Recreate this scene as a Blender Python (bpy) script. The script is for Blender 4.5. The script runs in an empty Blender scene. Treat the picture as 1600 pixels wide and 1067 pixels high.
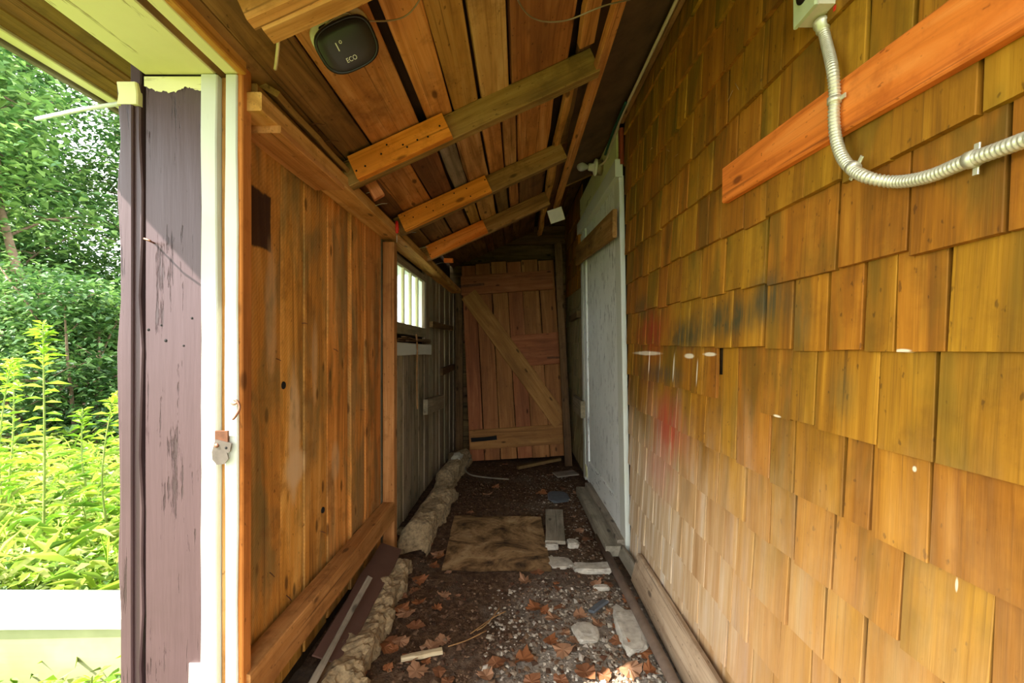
import bpy, math, random
from mathutils import Vector, Matrix, noise

random.seed(7)
scene = bpy.context.scene
COL = scene.collection
H = 1.2                       # eye height above the dirt floor

# ------------------------------------------------------------------ camera
cam_d = bpy.data.cameras.new('camera')
cam = bpy.data.objects.new('camera', cam_d)
COL.objects.link(cam)
cam.location = (0, 0, H)
cam.rotation_euler = (math.pi / 2, 0, 0)
cam_d.sensor_width = 36
cam_d.lens = 16
cam_d.shift_x = -12 / 1600
cam_d.shift_y = 14.5 / 1600
cam_d.clip_start = 0.02
cam_d.clip_end = 300
scene.camera = cam

# ------------------------------------------------------------------ light
world = bpy.data.worlds.new('sky')
scene.world = world
world.use_nodes = True
bg = world.node_tree.nodes['Background']
bg.inputs['Color'].default_value = (0.93, 0.97, 1.0, 1)
bg.inputs['Strength'].default_value = 2.6

sun_d = bpy.data.lights.new('sun', 'SUN')
sun_d.energy = 9.0
sun_d.angle = math.radians(0.6)
sun_d.color = (1.0, 0.95, 0.86)
sun = bpy.data.objects.new('sun', sun_d)
COL.objects.link(sun)
sun.location = (-8, -3, 10)
sun.rotation_euler = Vector((1.0, 0.46, -1.1)).to_track_quat('-Z', 'Y').to_euler()

vs = scene.view_settings
vs.view_transform = 'Standard'
vs.look = 'None'
vs.gamma = 1.0
vs.use_curve_mapping = False
vs.exposure = 1.52
try:
    scene.cycles.max_bounces = 12
    scene.cycles.diffuse_bounces = 8
    scene.cycles.sample_clamp_indirect = 8
except Exception:
    pass


# ------------------------------------------------------------------ helpers
def P(x, y, z):
    return Vector((x, y, z + H))


def W(px, py, X):
    """point of the plane x = X seen at a pixel of the 1600x1067 frame"""
    Y = 711.1 * X / (px - 812)
    return P(X, Y, (548 - py) * Y / 711.1)


def F(px, py, Z=-1.2):
    """point of the level plane z = Z seen at a pixel"""
    Y = -711.1 * Z / (py - 548)
    return P((px - 812) * Y / 711.1, Y, Z)


def XR(y, z=0.0):
    """face of the shingled house wall"""
    return 0.711 - 0.025 * y - 0.015 * (z + 1.2)


def XL(y):
    """face of the plank wall"""
    return -0.82 + 0.012 * y


def link(o, parent=None):
    COL.objects.link(o)
    if parent is not None:
        o.parent = parent
    return o


def tag(o, label, cat, group=None):
    o['label'] = label
    o['category'] = cat
    if group:
        o['group'] = group
    return o


def structure(o, label=None):
    o['kind'] = 'structure'
    if label:
        o['label'] = label
    return o


def empty(name, loc=(0, 0, 0), parent=None):
    o = bpy.data.objects.new(name, None)
    o.empty_display_size = 0.1
    o.location = loc
    return link(o, parent)


def mesh_obj(name, verts, faces, mat, parent=None, smooth=False, loc=None):
    me = bpy.data.meshes.new(name)
    if parent is not None and loc is None:
        off = parent_offset(parent)
        verts = [Vector(v) - off for v in verts]
    me.from_pydata([tuple(v) for v in verts], [], faces)
    me.materials.append(mat)
    if smooth:
        me.polygons.foreach_set('use_smooth', [True] * len(me.polygons))
    me.update()
    o = bpy.data.objects.new(name, me)
    if loc is not None:
        o.location = loc
    return link(o, parent)


def parent_offset(p):
    off = Vector((0, 0, 0))
    while p is not None:
        off += p.location
        p = p.parent
    return off


def board_mesh(L, Wd, T, n=2, jit=0.0, ch=0.003, taper=1.0, rnd=None):
    """length along local x, width y, thickness z; chamfered edges, uneven sides"""
    rnd = rnd or random
    ch = min(ch, T * 0.3, Wd * 0.3)
    vs_, fs = [], []
    for i in range(n + 1):
        x = -L / 2 + L * i / n
        tw = 1 + (taper - 1) * i / n
        w0 = -Wd / 2 + rnd.uniform(-jit, jit)
        w1 = Wd / 2 + rnd.uniform(-jit, jit)
        t0, t1 = -T / 2 * tw, T / 2 * tw
        c = ch * tw
        xx = x + (rnd.uniform(-jit, jit) if i in (0, n) else 0)
        for (a, b) in ((w0 + c, t0), (w1 - c, t0), (w1, t0 + c), (w1, t1 - c),
                       (w1 - c, t1), (w0 + c, t1), (w0, t1 - c), (w0, t0 + c)):
            vs_.append((xx, a, b))
    for i in range(n):
        for k in range(8):
            a = i * 8 + k
            b = i * 8 + (k + 1) % 8
            fs.append((a, a + 8, b + 8, b))
    fs.append(tuple(range(8)))
    fs.append(tuple(n * 8 + k for k in reversed(range(8))))
    me = bpy.data.meshes.new('board')
    me.from_pydata(vs_, [], [tuple(reversed(f)) for f in fs])
    me.update()
    return me


def frame(p0, p1, normal):
    x = (p1 - p0).normalized()
    z = (normal - x * normal.dot(x)).normalized()
    y = z.cross(x)
    return Matrix(((x.x, y.x, z.x), (x.y, y.y, z.y), (x.z, y.z, z.z))).to_4x4()


def board(name, p0, p1, normal, Wd, T, mat, parent=None, n=2, jit=0.0, ch=0.003, taper=1.0):
    """a board from p0 to p1 (centre line), thickness along normal"""
    p0, p1, normal = Vector(p0), Vector(p1), Vector(normal)
    me = board_mesh((p1 - p0).length, Wd, T, n, jit, ch, taper)
    me.name = name
    me.materials.append(mat)
    o = bpy.data.objects.new(name, me)
    c = (p0 + p1) / 2
    m = frame(p0, p1, normal)
    o.location = c - (parent_offset(parent) if parent is not None else Vector((0, 0, 0)))
    o.rotation_euler = m.to_euler()
    return link(o, parent)


def adopt(child, parent):
    """parent a placed object to a placed (rotated) part, keeping where it is"""
    child.parent = parent
    child.matrix_parent_inverse = (Matrix.Translation(parent_offset(parent.parent)) @ parent.matrix_basis).inverted()
    return child


def box(name, lo, hi, mat, parent=None, ch=0.003):
    lo, hi = Vector(lo), Vector(hi)
    c = (lo + hi) / 2
    d = hi - lo
    ax = max(range(3), key=lambda i: d[i])
    e = [Vector((1, 0, 0)), Vector((0, 1, 0)), Vector((0, 0, 1))]
    na = (ax + 1) % 3 if d[(ax + 1) % 3] < d[(ax + 2) % 3] else (ax + 2) % 3
    wa = 3 - ax - na
    return board(name, c - e[ax] * d[ax] / 2, c + e[ax] * d[ax] / 2, e[na], d[wa], d[na], mat, parent, 1, 0, ch)


def tube_data(pts, r, seg=8, caps=True):
    pts = [Vector(p) for p in pts]
    n = len(pts)
    rs = r if isinstance(r, (list, tuple)) else [r] * n
    vs_, fs = [], []
    up = None
    for i, p in enumerate(pts):
        t = (pts[min(i + 1, n - 1)] - pts[max(i - 1, 0)]).normalized()
        if up is None:
            up = Vector((0, 0, 1)) if abs(t.z) < 0.9 else Vector((1, 0, 0))
        a = (up - t * up.dot(t)).normalized()
        up = a
        b = t.cross(a)
        for k in range(seg):
            an = 2 * math.pi * k / seg
            vs_.append(p + (a * math.cos(an) + b * math.sin(an)) * rs[i])
    for i in range(n - 1):
        for k in range(seg):
            a0 = i * seg + k
            a1 = i * seg + (k + 1) % seg
            fs.append((a0, a1, a1 + seg, a0 + seg))
    if caps:
        fs.append(tuple(reversed(range(seg))))
        fs.append(tuple((n - 1) * seg + k for k in range(seg)))
    return vs_, fs


def tube(name, pts, r, mat, parent=None, seg=8, smooth=True):
    v, f = tube_data(pts, r, seg)
    return mesh_obj(name, v, f, mat, parent, smooth)


def spline(pts, per=8):
    pts = [Vector(p) for p in pts]
    out = []
    for i in range(len(pts) - 1):
        p0 = pts[max(i - 1, 0)]; p1 = pts[i]; p2 = pts[i + 1]; p3 = pts[min(i + 2, len(pts) - 1)]
        for k in range(per):
            t = k / per
            out.append(0.5 * ((2 * p1) + (p2 - p0) * t + (2 * p0 - 5 * p1 + 4 * p2 - p3) * t * t
                              + (3 * p1 - p0 - 3 * p2 + p3) * t ** 3))
    out.append(pts[-1])
    return out


def lathe(name, c, axis, prof, mat, parent=None, seg=16):
    """prof: list of (distance along axis, radius)"""
    axis = Vector(axis).normalized()
    pts = [Vector(c) + axis * d for d, r in prof]
    a = (Vector((0, 0, 1)) - axis * axis.z)
    a = a.normalized() if a.length > 0.1 else Vector((1, 0, 0))
    b = axis.cross(a)
    vs_, fs = [], []
    for (d, r), p in zip(prof, pts):
        for k in range(seg):
            an = 2 * math.pi * k / seg
            vs_.append(p + (a * math.cos(an) + b * math.sin(an)) * max(r, 1e-5))
    for i in range(len(prof) - 1):
        for k in range(seg):
            a0 = i * seg + k
            a1 = i * seg + (k + 1) % seg
            fs.append((a0, a1, a1 + seg, a0 + seg))
    fs.append(tuple(reversed(range(seg))))
    fs.append(tuple((len(prof) - 1) * seg + k for k in range(seg)))
    return mesh_obj(name, vs_, fs, mat, parent, True)


# ------------------------------------------------------------------ materials
def srgb(c):
    def f(v):
        v /= 255
        return v / 12.92 if v <= 0.04045 else ((v + 0.055) / 1.055) ** 2.4
    return (f(c[0]), f(c[1]), f(c[2]), 1)


class NT:
    def __init__(self, name):
        self.m = bpy.data.materials.new(name)
        self.m.use_nodes = True
        self.t = self.m.node_tree
        self.b = self.t.nodes['Principled BSDF']
        self.out = self.t.nodes['Material Output']

    def n(self, typ, **kw):
        nd = self.t.nodes.new(typ)
        for k, v in kw.items():
            setattr(nd, k, v)
        return nd

    def l(self, a, b):
        self.t.links.new(a, b)

    def math(self, op, a, b=None, c=None, clamp=False):
        nd = self.n('ShaderNodeMath', operation=op, use_clamp=clamp)
        for i, v in enumerate((a, b, c)):
            if v is None:
                continue
            if isinstance(v, (int, float)):
                nd.inputs[i].default_value = v
            else:
                self.l(v, nd.inputs[i])
        return nd.outputs[0]

    def noise(self, vec, scale=5, detail=4, rough=0.55, dist=0.0):
        nd = self.n('ShaderNodeTexNoise')
        nd.inputs['Scale'].default_value = scale
        nd.inputs['Detail'].default_value = detail
        nd.inputs['Roughness'].default_value = rough
        nd.inputs['Distortion'].default_value = dist
        if vec is not None:
            self.l(vec, nd.inputs['Vector'])
        return nd.outputs['Fac']

    def ramp(self, fac, stops):
        nd = self.n('ShaderNodeValToRGB')
        e = nd.color_ramp.elements
        while len(e) > 1:
            e.remove(e[-1])
        e[0].position = stops[0][0]
        e[0].color = stops[0][1]
        for p, c in stops[1:]:
            x = e.new(p)
            x.color = c
        self.l(fac, nd.inputs['Fac'])
        return nd.outputs['Color']

    def step(self, v, a, b):
        nd = self.n('ShaderNodeMapRange', interpolation_type='SMOOTHSTEP')
        self.l(v, nd.inputs['Value'])
        nd.inputs['From Min'].default_value = a
        nd.inputs['From Max'].default_value = b
        return nd.outputs['Result']

    def mix(self, fac, a, b, blend='MIX'):
        nd = self.n('ShaderNodeMix', data_type='RGBA', blend_type=blend)
        for sock, v in ((nd.inputs[0], fac), (nd.inputs[6], a), (nd.inputs[7], b)):
            if isinstance(v, (int, float)):
                sock.default_value = v
            elif isinstance(v, tuple):
                sock.default_value = v
            else:
                self.l(v, sock)
        return nd.outputs[2]

    def mapping(self, vec, scale):
        nd = self.n('ShaderNodeMapping')
        nd.inputs['Scale'].default_value = scale
        self.l(vec, nd.inputs['Vector'])
        return nd.outputs['Vector']

    def bump(self, h, strength=0.3, dist=0.004):
        nd = self.n('ShaderNodeBump')
        nd.inputs['Strength'].default_value = strength
        nd.inputs['Distance'].default_value = dist
        self.l(h, nd.inputs['Height'])
        self.l(nd.outputs['Normal'], self.b.inputs['Normal'])

    def finish(self, col, rough=0.8, spec=0.25):
        if isinstance(col, tuple):
            self.b.inputs['Base Color'].default_value = col
        else:
            self.l(col, self.b.inputs['Base Color'])
        self.b.inputs['Roughness'].default_value = rough
        self.b.inputs['Specular IOR Level'].default_value = spec
        return self.m


def local_coords(k):
    tc = k.n('ShaderNodeTexCoord')
    oi = k.n('ShaderNodeObjectInfo')
    off = k.n('ShaderNodeVectorMath', operation='SCALE')
    off.inputs[0].default_value = (31.0, 17.0, 23.0)
    k.l(oi.outputs['Random'], off.inputs['Scale'])
    add = k.n('ShaderNodeVectorMath', operation='ADD')
    k.l(tc.outputs['Object'], add.inputs[0])
    k.l(off.outputs[0], add.inputs[1])
    return add.outputs[0], oi.outputs['Random']


def ellipse_mask(k, pos_xyz, y, z, ry, rz, soft=0.5, nz=0.35):
    dy = k.math('MULTIPLY', k.math('SUBTRACT', pos_xyz[1], y), 1 / ry)
    dz = k.math('MULTIPLY', k.math('SUBTRACT', pos_xyz[2], z + H), 1 / rz)
    d = k.math('SQRT', k.math('ADD', k.math('MULTIPLY', dy, dy), k.math('MULTIPLY', dz, dz)))
    if nz:
        d = k.math('ADD', d, k.math('MULTIPLY', k.math('SUBTRACT', pos_xyz[3], 0.5), nz * 2))
    return k.math('SUBTRACT', 1.0, k.step(d, 1 - soft, 1.0), clamp=True)


def box_mask(k, p, y, z, ry, rz, soft=0.1, nz=0.3):
    dy = k.math('ABSOLUTE', k.math('MULTIPLY', k.math('SUBTRACT', p[1], y), 1 / ry))
    dz = k.math('ABSOLUTE', k.math('MULTIPLY', k.math('SUBTRACT', p[2], z + H), 1 / rz))
    d = k.math('ADD', k.math('MAXIMUM', dy, dz), k.math('MULTIPLY', k.math('SUBTRACT', p[3], 0.5), nz * 2))
    return k.math('SUBTRACT', 1.0, k.step(d, 1 - soft, 1.0), clamp=True)


def wood(name, dark, mid, light, stain=None, stain_amt=0.5, var=0.35, bump=0.5, knots=True,
         rough=0.8, fine=1.0, extra=None, hue=0.03, saw=False, con=1.0):
    k = NT(name)
    v, rnd = local_coords(k)
    g = k.noise(k.mapping(v, (1.3, 16, 16)), 1.0, 6, 0.6, 0.9)
    dk = tuple(d_ + (m_ - d_) * (1 - con) for d_, m_ in zip(srgb(dark), srgb(mid)))
    col = k.ramp(g, [(0.24, dk), (0.5, srgb(mid)), (0.76, srgb(light))])
    if stain:
        s = k.noise(k.mapping(v, (1.6, 5, 5)), 1.2, 4, 0.6, 0.4)
        col = k.mix(k.math('MULTIPLY', k.step(s, 0.46, 0.66), stain_amt), col, srgb(stain))
    f = k.noise(k.mapping(v, (2.0, 120 * fine, 120 * fine)), 1.0, 3, 0.6)
    col = k.mix(k.math('MULTIPLY', k.step(f, 0.54, 0.72), 0.5), col, dk, 'MIX')
    streak = k.noise(k.mapping(v, (1.1, 70, 70)), 1.0, 3, 0.55)
    bl = k.noise(v, 7.0, 5, 0.7)
    col = k.mix(k.math('MULTIPLY', k.step(bl, 0.50, 0.68), 0.45 * con), col, dk)
    spk = k.noise(k.mapping(v, (40, 75, 75)), 1.0, 2, 0.5)
    col = k.mix(k.math('MULTIPLY', k.step(spk, 0.67, 0.74), 0.55), col, tuple(c * 0.4 for c in srgb(dark)[:3]) + (1,))
    col = k.mix(k.math('MULTIPLY', k.step(streak, 0.62, 0.72), 0.65 * con), col,
                tuple(c * 0.35 for c in srgb(dark)[:3]) + (1,))
    if knots:
        vo = k.n('ShaderNodeTexVoronoi')
        vo.inputs['Scale'].default_value = 1.0
        k.l(k.mapping(v, (4.5, 11, 11)), vo.inputs['Vector'])
        kn = k.step(vo.outputs['Distance'], 0.16, 0.07)
        col = k.mix(k.math('MULTIPLY', kn, 0.75), col, tuple(c * 0.3 for c in srgb(dark)[:3]) + (1,))
    if saw:
        wv = k.n('ShaderNodeTexWave', wave_type='BANDS', bands_direction='DIAGONAL')
        wv.inputs['Scale'].default_value = 38
        wv.inputs['Distortion'].default_value = 2.5
        wv.inputs['Detail Scale'].default_value = 1.5
        k.l(v, wv.inputs['Vector'])
        col = k.mix(k.math('MULTIPLY', wv.outputs['Fac'], 0.16), col, srgb(dark))
    hs = k.n('ShaderNodeHueSaturation')
    k.l(k.math('ADD', 0.5 - hue / 2, k.math('MULTIPLY', rnd, hue)), hs.inputs['Hue'])
    r2 = k.math('FRACT', k.math('MULTIPLY', rnd, 7.31))
    k.l(k.math('ADD', 1 - var / 2, k.math('MULTIPLY', r2, var)), hs.inputs['Value'])
    k.l(col, hs.inputs['Color'])
    col = hs.outputs['Color']
    if extra:
        geo = k.n('ShaderNodeNewGeometry')
        sp = k.n('ShaderNodeSeparateXYZ')
        k.l(geo.outputs['Position'], sp.inputs[0])
        nz = k.noise(k.mapping(geo.outputs['Position'], (7, 7, 3)), 1.0, 5, 0.65)
        col = extra(k, col, (sp.outputs[0], sp.outputs[1], sp.outputs[2], nz), v)
    k.bump(k.math('ADD', g, k.math('MULTIPLY', f, 0.5)), bump, 0.004)
    return k.finish(col, rough, 0.22)


def paint(name, base, under, amount=0.5, streak=(1.5, 22, 22), rough=0.6, bump=0.5, dirt=None, chip=0.62):
    """old paint: chips along the grain uncover the layer below"""
    k = NT(name)
    v, rnd = local_coords(k)
    a = k.noise(k.mapping(v, streak), 1.0, 6, 0.7, 0.3)
    b = k.noise(v, 9, 3, 0.6)
    m = k.math('MULTIPLY', k.step(k.math('ADD', k.math('MULTIPLY', a, 0.75), k.math('MULTIPLY', b, 0.25)),
                                  chip - 0.02, chip + 0.02), amount)
    c0 = srgb(base)
    col = srgb(base)
    d = k.noise(v, 3.5, 4, 0.6)
    col = k.mix(k.math('MULTIPLY', k.step(d, 0.45, 0.7), 0.45), col, srgb(dirt) if dirt else tuple(c * 0.7 for c in c0[:3]) + (1,))
    col = k.mix(m, col, srgb(under))
    h = k.math('SUBTRACT', k.math('MULTIPLY', k.noise(k.mapping(v, (3, 40, 40)), 1.0, 4), 0.5), m)
    k.bump(h, bump, 0.003)
    return k.finish(col, rough, 0.35)


def plain(name, c, rough=0.6, metal=0.0, var=0.0, spec=0.4, bump=0.0, scale=30):
    k = NT(name)
    col = srgb(c)
    if var:
        v, rnd = local_coords(k)
        nz = k.noise(v, scale, 5, 0.65)
        dk = tuple(x * (1 - var) for x in col[:3]) + (1,)
        lt = tuple(min(1, x * (1 + var * 0.8)) for x in col[:3]) + (1,)
        col = k.ramp(nz, [(0.3, dk), (0.5, col), (0.7, lt)])
        if bump:
            k.bump(nz, bump, 0.004)
    k.b.inputs['Metallic'].default_value = metal
    return k.finish(col, rough, spec)


# --- what is painted or weathered onto the shingles, in metres on the wall
def shingle_marks(k, col, p, v):
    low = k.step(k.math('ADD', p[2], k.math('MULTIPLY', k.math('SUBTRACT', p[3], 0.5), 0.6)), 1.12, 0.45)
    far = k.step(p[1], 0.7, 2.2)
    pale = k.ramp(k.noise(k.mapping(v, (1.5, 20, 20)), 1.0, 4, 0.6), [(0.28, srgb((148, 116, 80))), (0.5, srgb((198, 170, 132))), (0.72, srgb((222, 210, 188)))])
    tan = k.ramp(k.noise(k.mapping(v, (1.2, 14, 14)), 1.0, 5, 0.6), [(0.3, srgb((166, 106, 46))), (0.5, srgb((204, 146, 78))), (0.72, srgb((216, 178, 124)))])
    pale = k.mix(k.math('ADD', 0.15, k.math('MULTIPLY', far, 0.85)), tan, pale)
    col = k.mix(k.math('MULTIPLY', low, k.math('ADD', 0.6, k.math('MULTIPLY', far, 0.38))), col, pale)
    # sprayed paint
    gr_ = k.noise(k.mapping(v, (3, 45, 45)), 1.0, 4, 0.6)
    fade = k.math('MULTIPLY', k.step(p[3], 0.3, 0.52), k.step(gr_, 0.25, 0.55))
    for (y, z, ry, rz, c, a) in ((2.15, 0.08, 0.30, 0.16, (150, 40, 25), 0.85),
                                 (1.95, -0.33, 0.26, 0.20, (176, 58, 44), 0.75),
                                 (2.20, -0.12, 0.28, 0.09, (110, 60, 45), 0.6),
                                 (2.10, -0.55, 0.3, 0.16, (190, 120, 105), 0.5),
                                 (1.75, 0.06, 0.26, 0.075, (52, 56, 38), 0.9),
                                 (1.40, 0.10, 0.30, 0.075, (50, 58, 38), 0.9),
                                 (1.19, 0.14, 0.10, 0.08, (48, 58, 44), 0.8),
                                 (2.30, 0.22, 0.16, 0.09, (60, 66, 44), 0.6),
                                 (1.98, -0.10, 0.30, 0.05, (84, 70, 52), 0.7),
                                 (1.06, 0.08, 0.05, 0.09, (70, 78, 50), 0.6),
                                 (0.93, -0.09, 0.05, 0.08, (84, 76, 40), 0.5)):
        m = ellipse_mask(k, p, y, z, ry * 1.15, rz * 1.15, 0.9, 0.7)
        col = k.mix(k.math('MULTIPLY', k.math('MULTIPLY', m, a), fade), col, srgb(c))
    for (y, z, ry, rz) in ((2.25, -0.012, 0.28, 0.012), (1.72, -0.02, 0.06, 0.012), (1.55, -0.012, 0.06, 0.008),
                           (1.15, -0.165, 0.02, 0.004), (0.77, -0.2, 0.005, 0.006), (0.70, -0.36, 0.003, 0.014),
                           (0.78, 0.0, 0.02, 0.004), (1.87, -0.07, 0.008, 0.07), (1.64, -0.08, 0.006, 0.06),
                           (2.2, -0.06, 0.01, 0.06), (2.05, -0.05, 0.008, 0.05)):
        m = ellipse_mask(k, p, y, z, ry, rz, 0.5, 0.3)
        col = k.mix(k.math('MULTIPLY', m, 0.8), col, srgb((232, 218, 190)))
    return col


def wall_marks(k, col, p, v):
    # dark paint patch, pale splashes and green mould on the plank wall
    m = box_mask(k, p, 1.40, 0.405, 0.062, 0.092, 0.12, 0.3)
    col = k.mix(k.math('MULTIPLY', m, 0.93), col, srgb((44, 26, 24)))
    for (y, z, ry, rz, a) in ((1.62, -0.30, 0.05, 0.30, 0.75), (1.63, -0.42, 0.09, 0.08, 0.8), (1.46, 0.1, 0.04, 0.3, 0.35), (1.78, -0.05, 0.03, 0.2, 0.4),
                              (1.98, -0.48, 0.05, 0.1, 0.45)):
        m = ellipse_mask(k, p, y, z, ry, rz, 0.5, 0.5)
        col = k.mix(k.math('MULTIPLY', m, a), col, srgb((222, 186, 138)))
    green = k.math('MULTIPLY', k.step(p[3], 0.52, 0.64), 0.4)
    col = k.mix(green, col, srgb((112, 100, 52)))
    return col


M = {}
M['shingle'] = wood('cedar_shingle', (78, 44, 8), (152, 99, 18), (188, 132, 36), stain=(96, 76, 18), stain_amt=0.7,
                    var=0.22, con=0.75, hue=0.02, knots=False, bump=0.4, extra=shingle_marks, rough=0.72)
M['shingle_far'] = wood('grey_shingle', (86, 74, 44), (140, 124, 82), (176, 164, 124), stain=(120, 120, 100), stain_amt=0.5, var=0.3, knots=False)
M['plank'] = wood('plank_wall_wood', (122, 72, 24), (212, 142, 62), (236, 178, 100), stain=(132, 112, 70), stain_amt=0.75,
                  var=0.34, extra=wall_marks, saw=True, hue=0.02)
M['grey_plank'] = wood('weathered_plank', (92, 80, 60), (156, 140, 110), (190, 174, 144), stain=(124, 122, 102), var=0.35)
M['roof'] = wood('roof_board_wood', (116, 74, 28), (194, 136, 64), (222, 172, 100), stain=(140, 98, 50), stain_amt=0.55, var=0.45, hue=0.03)
M['roof_pale'] = wood('pale_roof_board', (130, 90, 40), (196, 150, 84), (220, 182, 120), stain=(150, 110, 60), var=0.15)
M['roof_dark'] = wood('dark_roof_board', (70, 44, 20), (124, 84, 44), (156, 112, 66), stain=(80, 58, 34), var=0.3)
M['rafter'] = wood('old_rafter', (98, 66, 30), (152, 110, 60), (184, 142, 86), stain=(84, 62, 34), var=0.2)
M['new'] = wood('orange_softwood', (168, 82, 18), (226, 128, 44), (244, 158, 76), stain=(206, 108, 36), stain_amt=0.4, var=0.12, bump=0.2)
M['beam'] = wood('plate_timber', (140, 88, 40), (204, 142, 80), (226, 172, 112), stain=(170, 108, 52), var=0.12)
M['stud'] = wood('orange_stud', (140, 84, 30), (190, 122, 52), (210, 148, 80), stain=(130, 80, 32), var=0.15)
M['girt'] = wood('girt_timber', (116, 70, 32), (178, 120, 66), (204, 150, 94), stain=(140, 88, 44), var=0.1)
M['door_wood'] = wood('old_door_wood', (92, 54, 28), (154, 100, 56), (182, 126, 76), stain=(120, 78, 46), var=0.16, con=0.6)
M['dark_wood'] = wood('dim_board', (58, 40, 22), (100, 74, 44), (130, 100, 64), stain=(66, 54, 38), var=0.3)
M['grey_board'] = wood('grey_board', (92, 84, 70), (138, 128, 110), (164, 154, 136), stain=(106, 98, 84), var=0.2)
M['pale_board'] = wood('pale_weathered_board', (122, 100, 74), (184, 160, 126), (208, 188, 156), stain=(150, 128, 98), var=0.1)
M['sheath'] = wood('sheathing', (36, 24, 12), (56, 38, 20), (72, 52, 30), var=0.1, knots=False)  # darkened so board gaps look shaded; the backing also stops light leaks
M['purple'] = paint('plum_brown_paint', (80, 60, 62), (52, 38, 38), 0.7, streak=(2.5, 44, 44), bump=1.0, dirt=(68, 50, 50), rough=0.42, chip=0.59)
M['cream'] = paint('cream_paint', (226, 222, 166), (140, 118, 60), 0.75, dirt=(206, 204, 140), rough=0.6, chip=0.6)
M['white'] = paint('white_paint', (204, 206, 192), (132, 118, 88), 0.6, dirt=(196, 196, 170), rough=0.6, chip=0.63)
M['riser'] = paint('shaded_dirty_paint', (150, 152, 110), (84, 84, 50), 0.6, dirt=(110, 116, 74))  # dirty green, darkened further to hold the shade on the timber's front
M['flaky'] = paint('flaking_white_paint', (230, 232, 224), (96, 92, 82), 0.8, streak=(7.0, 60, 60), dirt=(206, 208, 200), bump=0.8, chip=0.585)
M['soffit'] = wood('soffit_board', (84, 54, 18), (120, 82, 34), (142, 100, 46), var=0.2, knots=False)
M['concrete'] = plain('crumbled_concrete', (140, 120, 88), 0.95, var=0.6, bump=1.0, scale=40)
M['stone'] = plain('pale_concrete_chip', (172, 164, 148), 0.95, var=0.35, bump=0.6, scale=26)
M['metal'] = plain('dull_metal', (112, 100, 94), 0.45, 0.7, var=0.25)
M['rust'] = plain('rusty_iron', (112, 72, 48), 0.75, 0.4, var=0.4)
M['copper'] = plain('bent_nail_iron', (150, 104, 84), 0.5, 0.6, var=0.2)
M['zinc'] = plain('galvanised_steel', (206, 202, 176), 0.42, 0.55, var=0.12, scale=60)
M['boxpaint'] = plain('pale_green_enamel', (196, 206, 166), 0.45, var=0.08)
M['boxside'] = plain('box_side_enamel', (214, 206, 178), 0.45, var=0.08)
M['red'] = plain('red_plastic', (206, 36, 22), 0.4)
M['black'] = plain('black_plastic', (24, 22, 22), 0.4)
M['hole'] = plain('dark_cavity', (16, 12, 10), 0.9)
M['cord'] = plain('off_white_cable', (214, 196, 156), 0.5, var=0.1)
M['green'] = plain('green_wire', (30, 70, 52), 0.5)
M['wire'] = plain('steel_wire', (150, 132, 96), 0.45, 0.5, var=0.2)
M['porcelain'] = plain('white_porcelain', (226, 222, 200), 0.3, spec=0.6)
k = NT('stained_fibre_sheet')
geo = k.n('ShaderNodeNewGeometry')
a_ = k.noise(geo.outputs['Position'], 3.6, 7, 0.68, 1.6)
b_ = k.noise(geo.outputs['Position'], 40, 4, 0.6)
col = k.ramp(a_, [(0.34, srgb((48, 34, 22))), (0.44, srgb((112, 86, 56))), (0.54, srgb((154, 122, 82))), (0.7, srgb((186, 158, 116)))])
col = k.mix(k.math('MULTIPLY', k.step(b_, 0.5, 0.7), 0.45), col, srgb((58, 42, 28)))
M['sheet'] = k.finish(col, 0.85, 0.2)
M['tar'] = plain('tar_paper', (96, 70, 44), 0.85, var=0.45, bump=0.4, scale=6)
M['flashing'] = plain('brown_metal_sheet', (104, 76, 64), 0.5, 0.2, var=0.15, scale=5)
M['pipe'] = plain('grey_brown_pipe', (118, 100, 84), 0.6, 0.1, var=0.3, scale=12)
M['slate'] = plain('blue_grey_slate', (84, 88, 92), 0.8, var=0.2)
M['card'] = plain('white_card', (206, 202, 188), 0.7, var=0.1, scale=8)
M['brick_red'] = plain('red_brown_paint', (138, 56, 22), 0.6, var=0.2)
M['straw'] = plain('dry_straw', (142, 104, 62), 0.8, var=0.2)
M['bark'] = plain('bark', (104, 86, 66), 0.95, var=0.4, bump=0.8, scale=20)

# dead leaves
def leaf_mat(name, cols, trans=0.35, var=0.4, rough=0.55):
    k = NT(name)
    geo = k.n('ShaderNodeNewGeometry')
    isl = geo.outputs['Random Per Island']
    stops = [(i / max(1, len(cols) - 1), srgb(c)) for i, c in enumerate(cols)]
    col = k.ramp(isl, stops)
    k.l(col, k.b.inputs['Base Color'])
    k.b.inputs['Roughness'].default_value = rough
    k.b.inputs['Specular IOR Level'].default_value = 0.3
    tr = k.n('ShaderNodeBsdfTranslucent')
    k.l(col, tr.inputs['Color'])
    mx = k.n('ShaderNodeMixShader')
    mx.inputs[0].default_value = trans
    k.l(k.b.outputs[0], mx.inputs[1])
    k.l(tr.outputs[0], mx.inputs[2])
    k.l(mx.outputs[0], k.out.inputs['Surface'])
    return k.m


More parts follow.
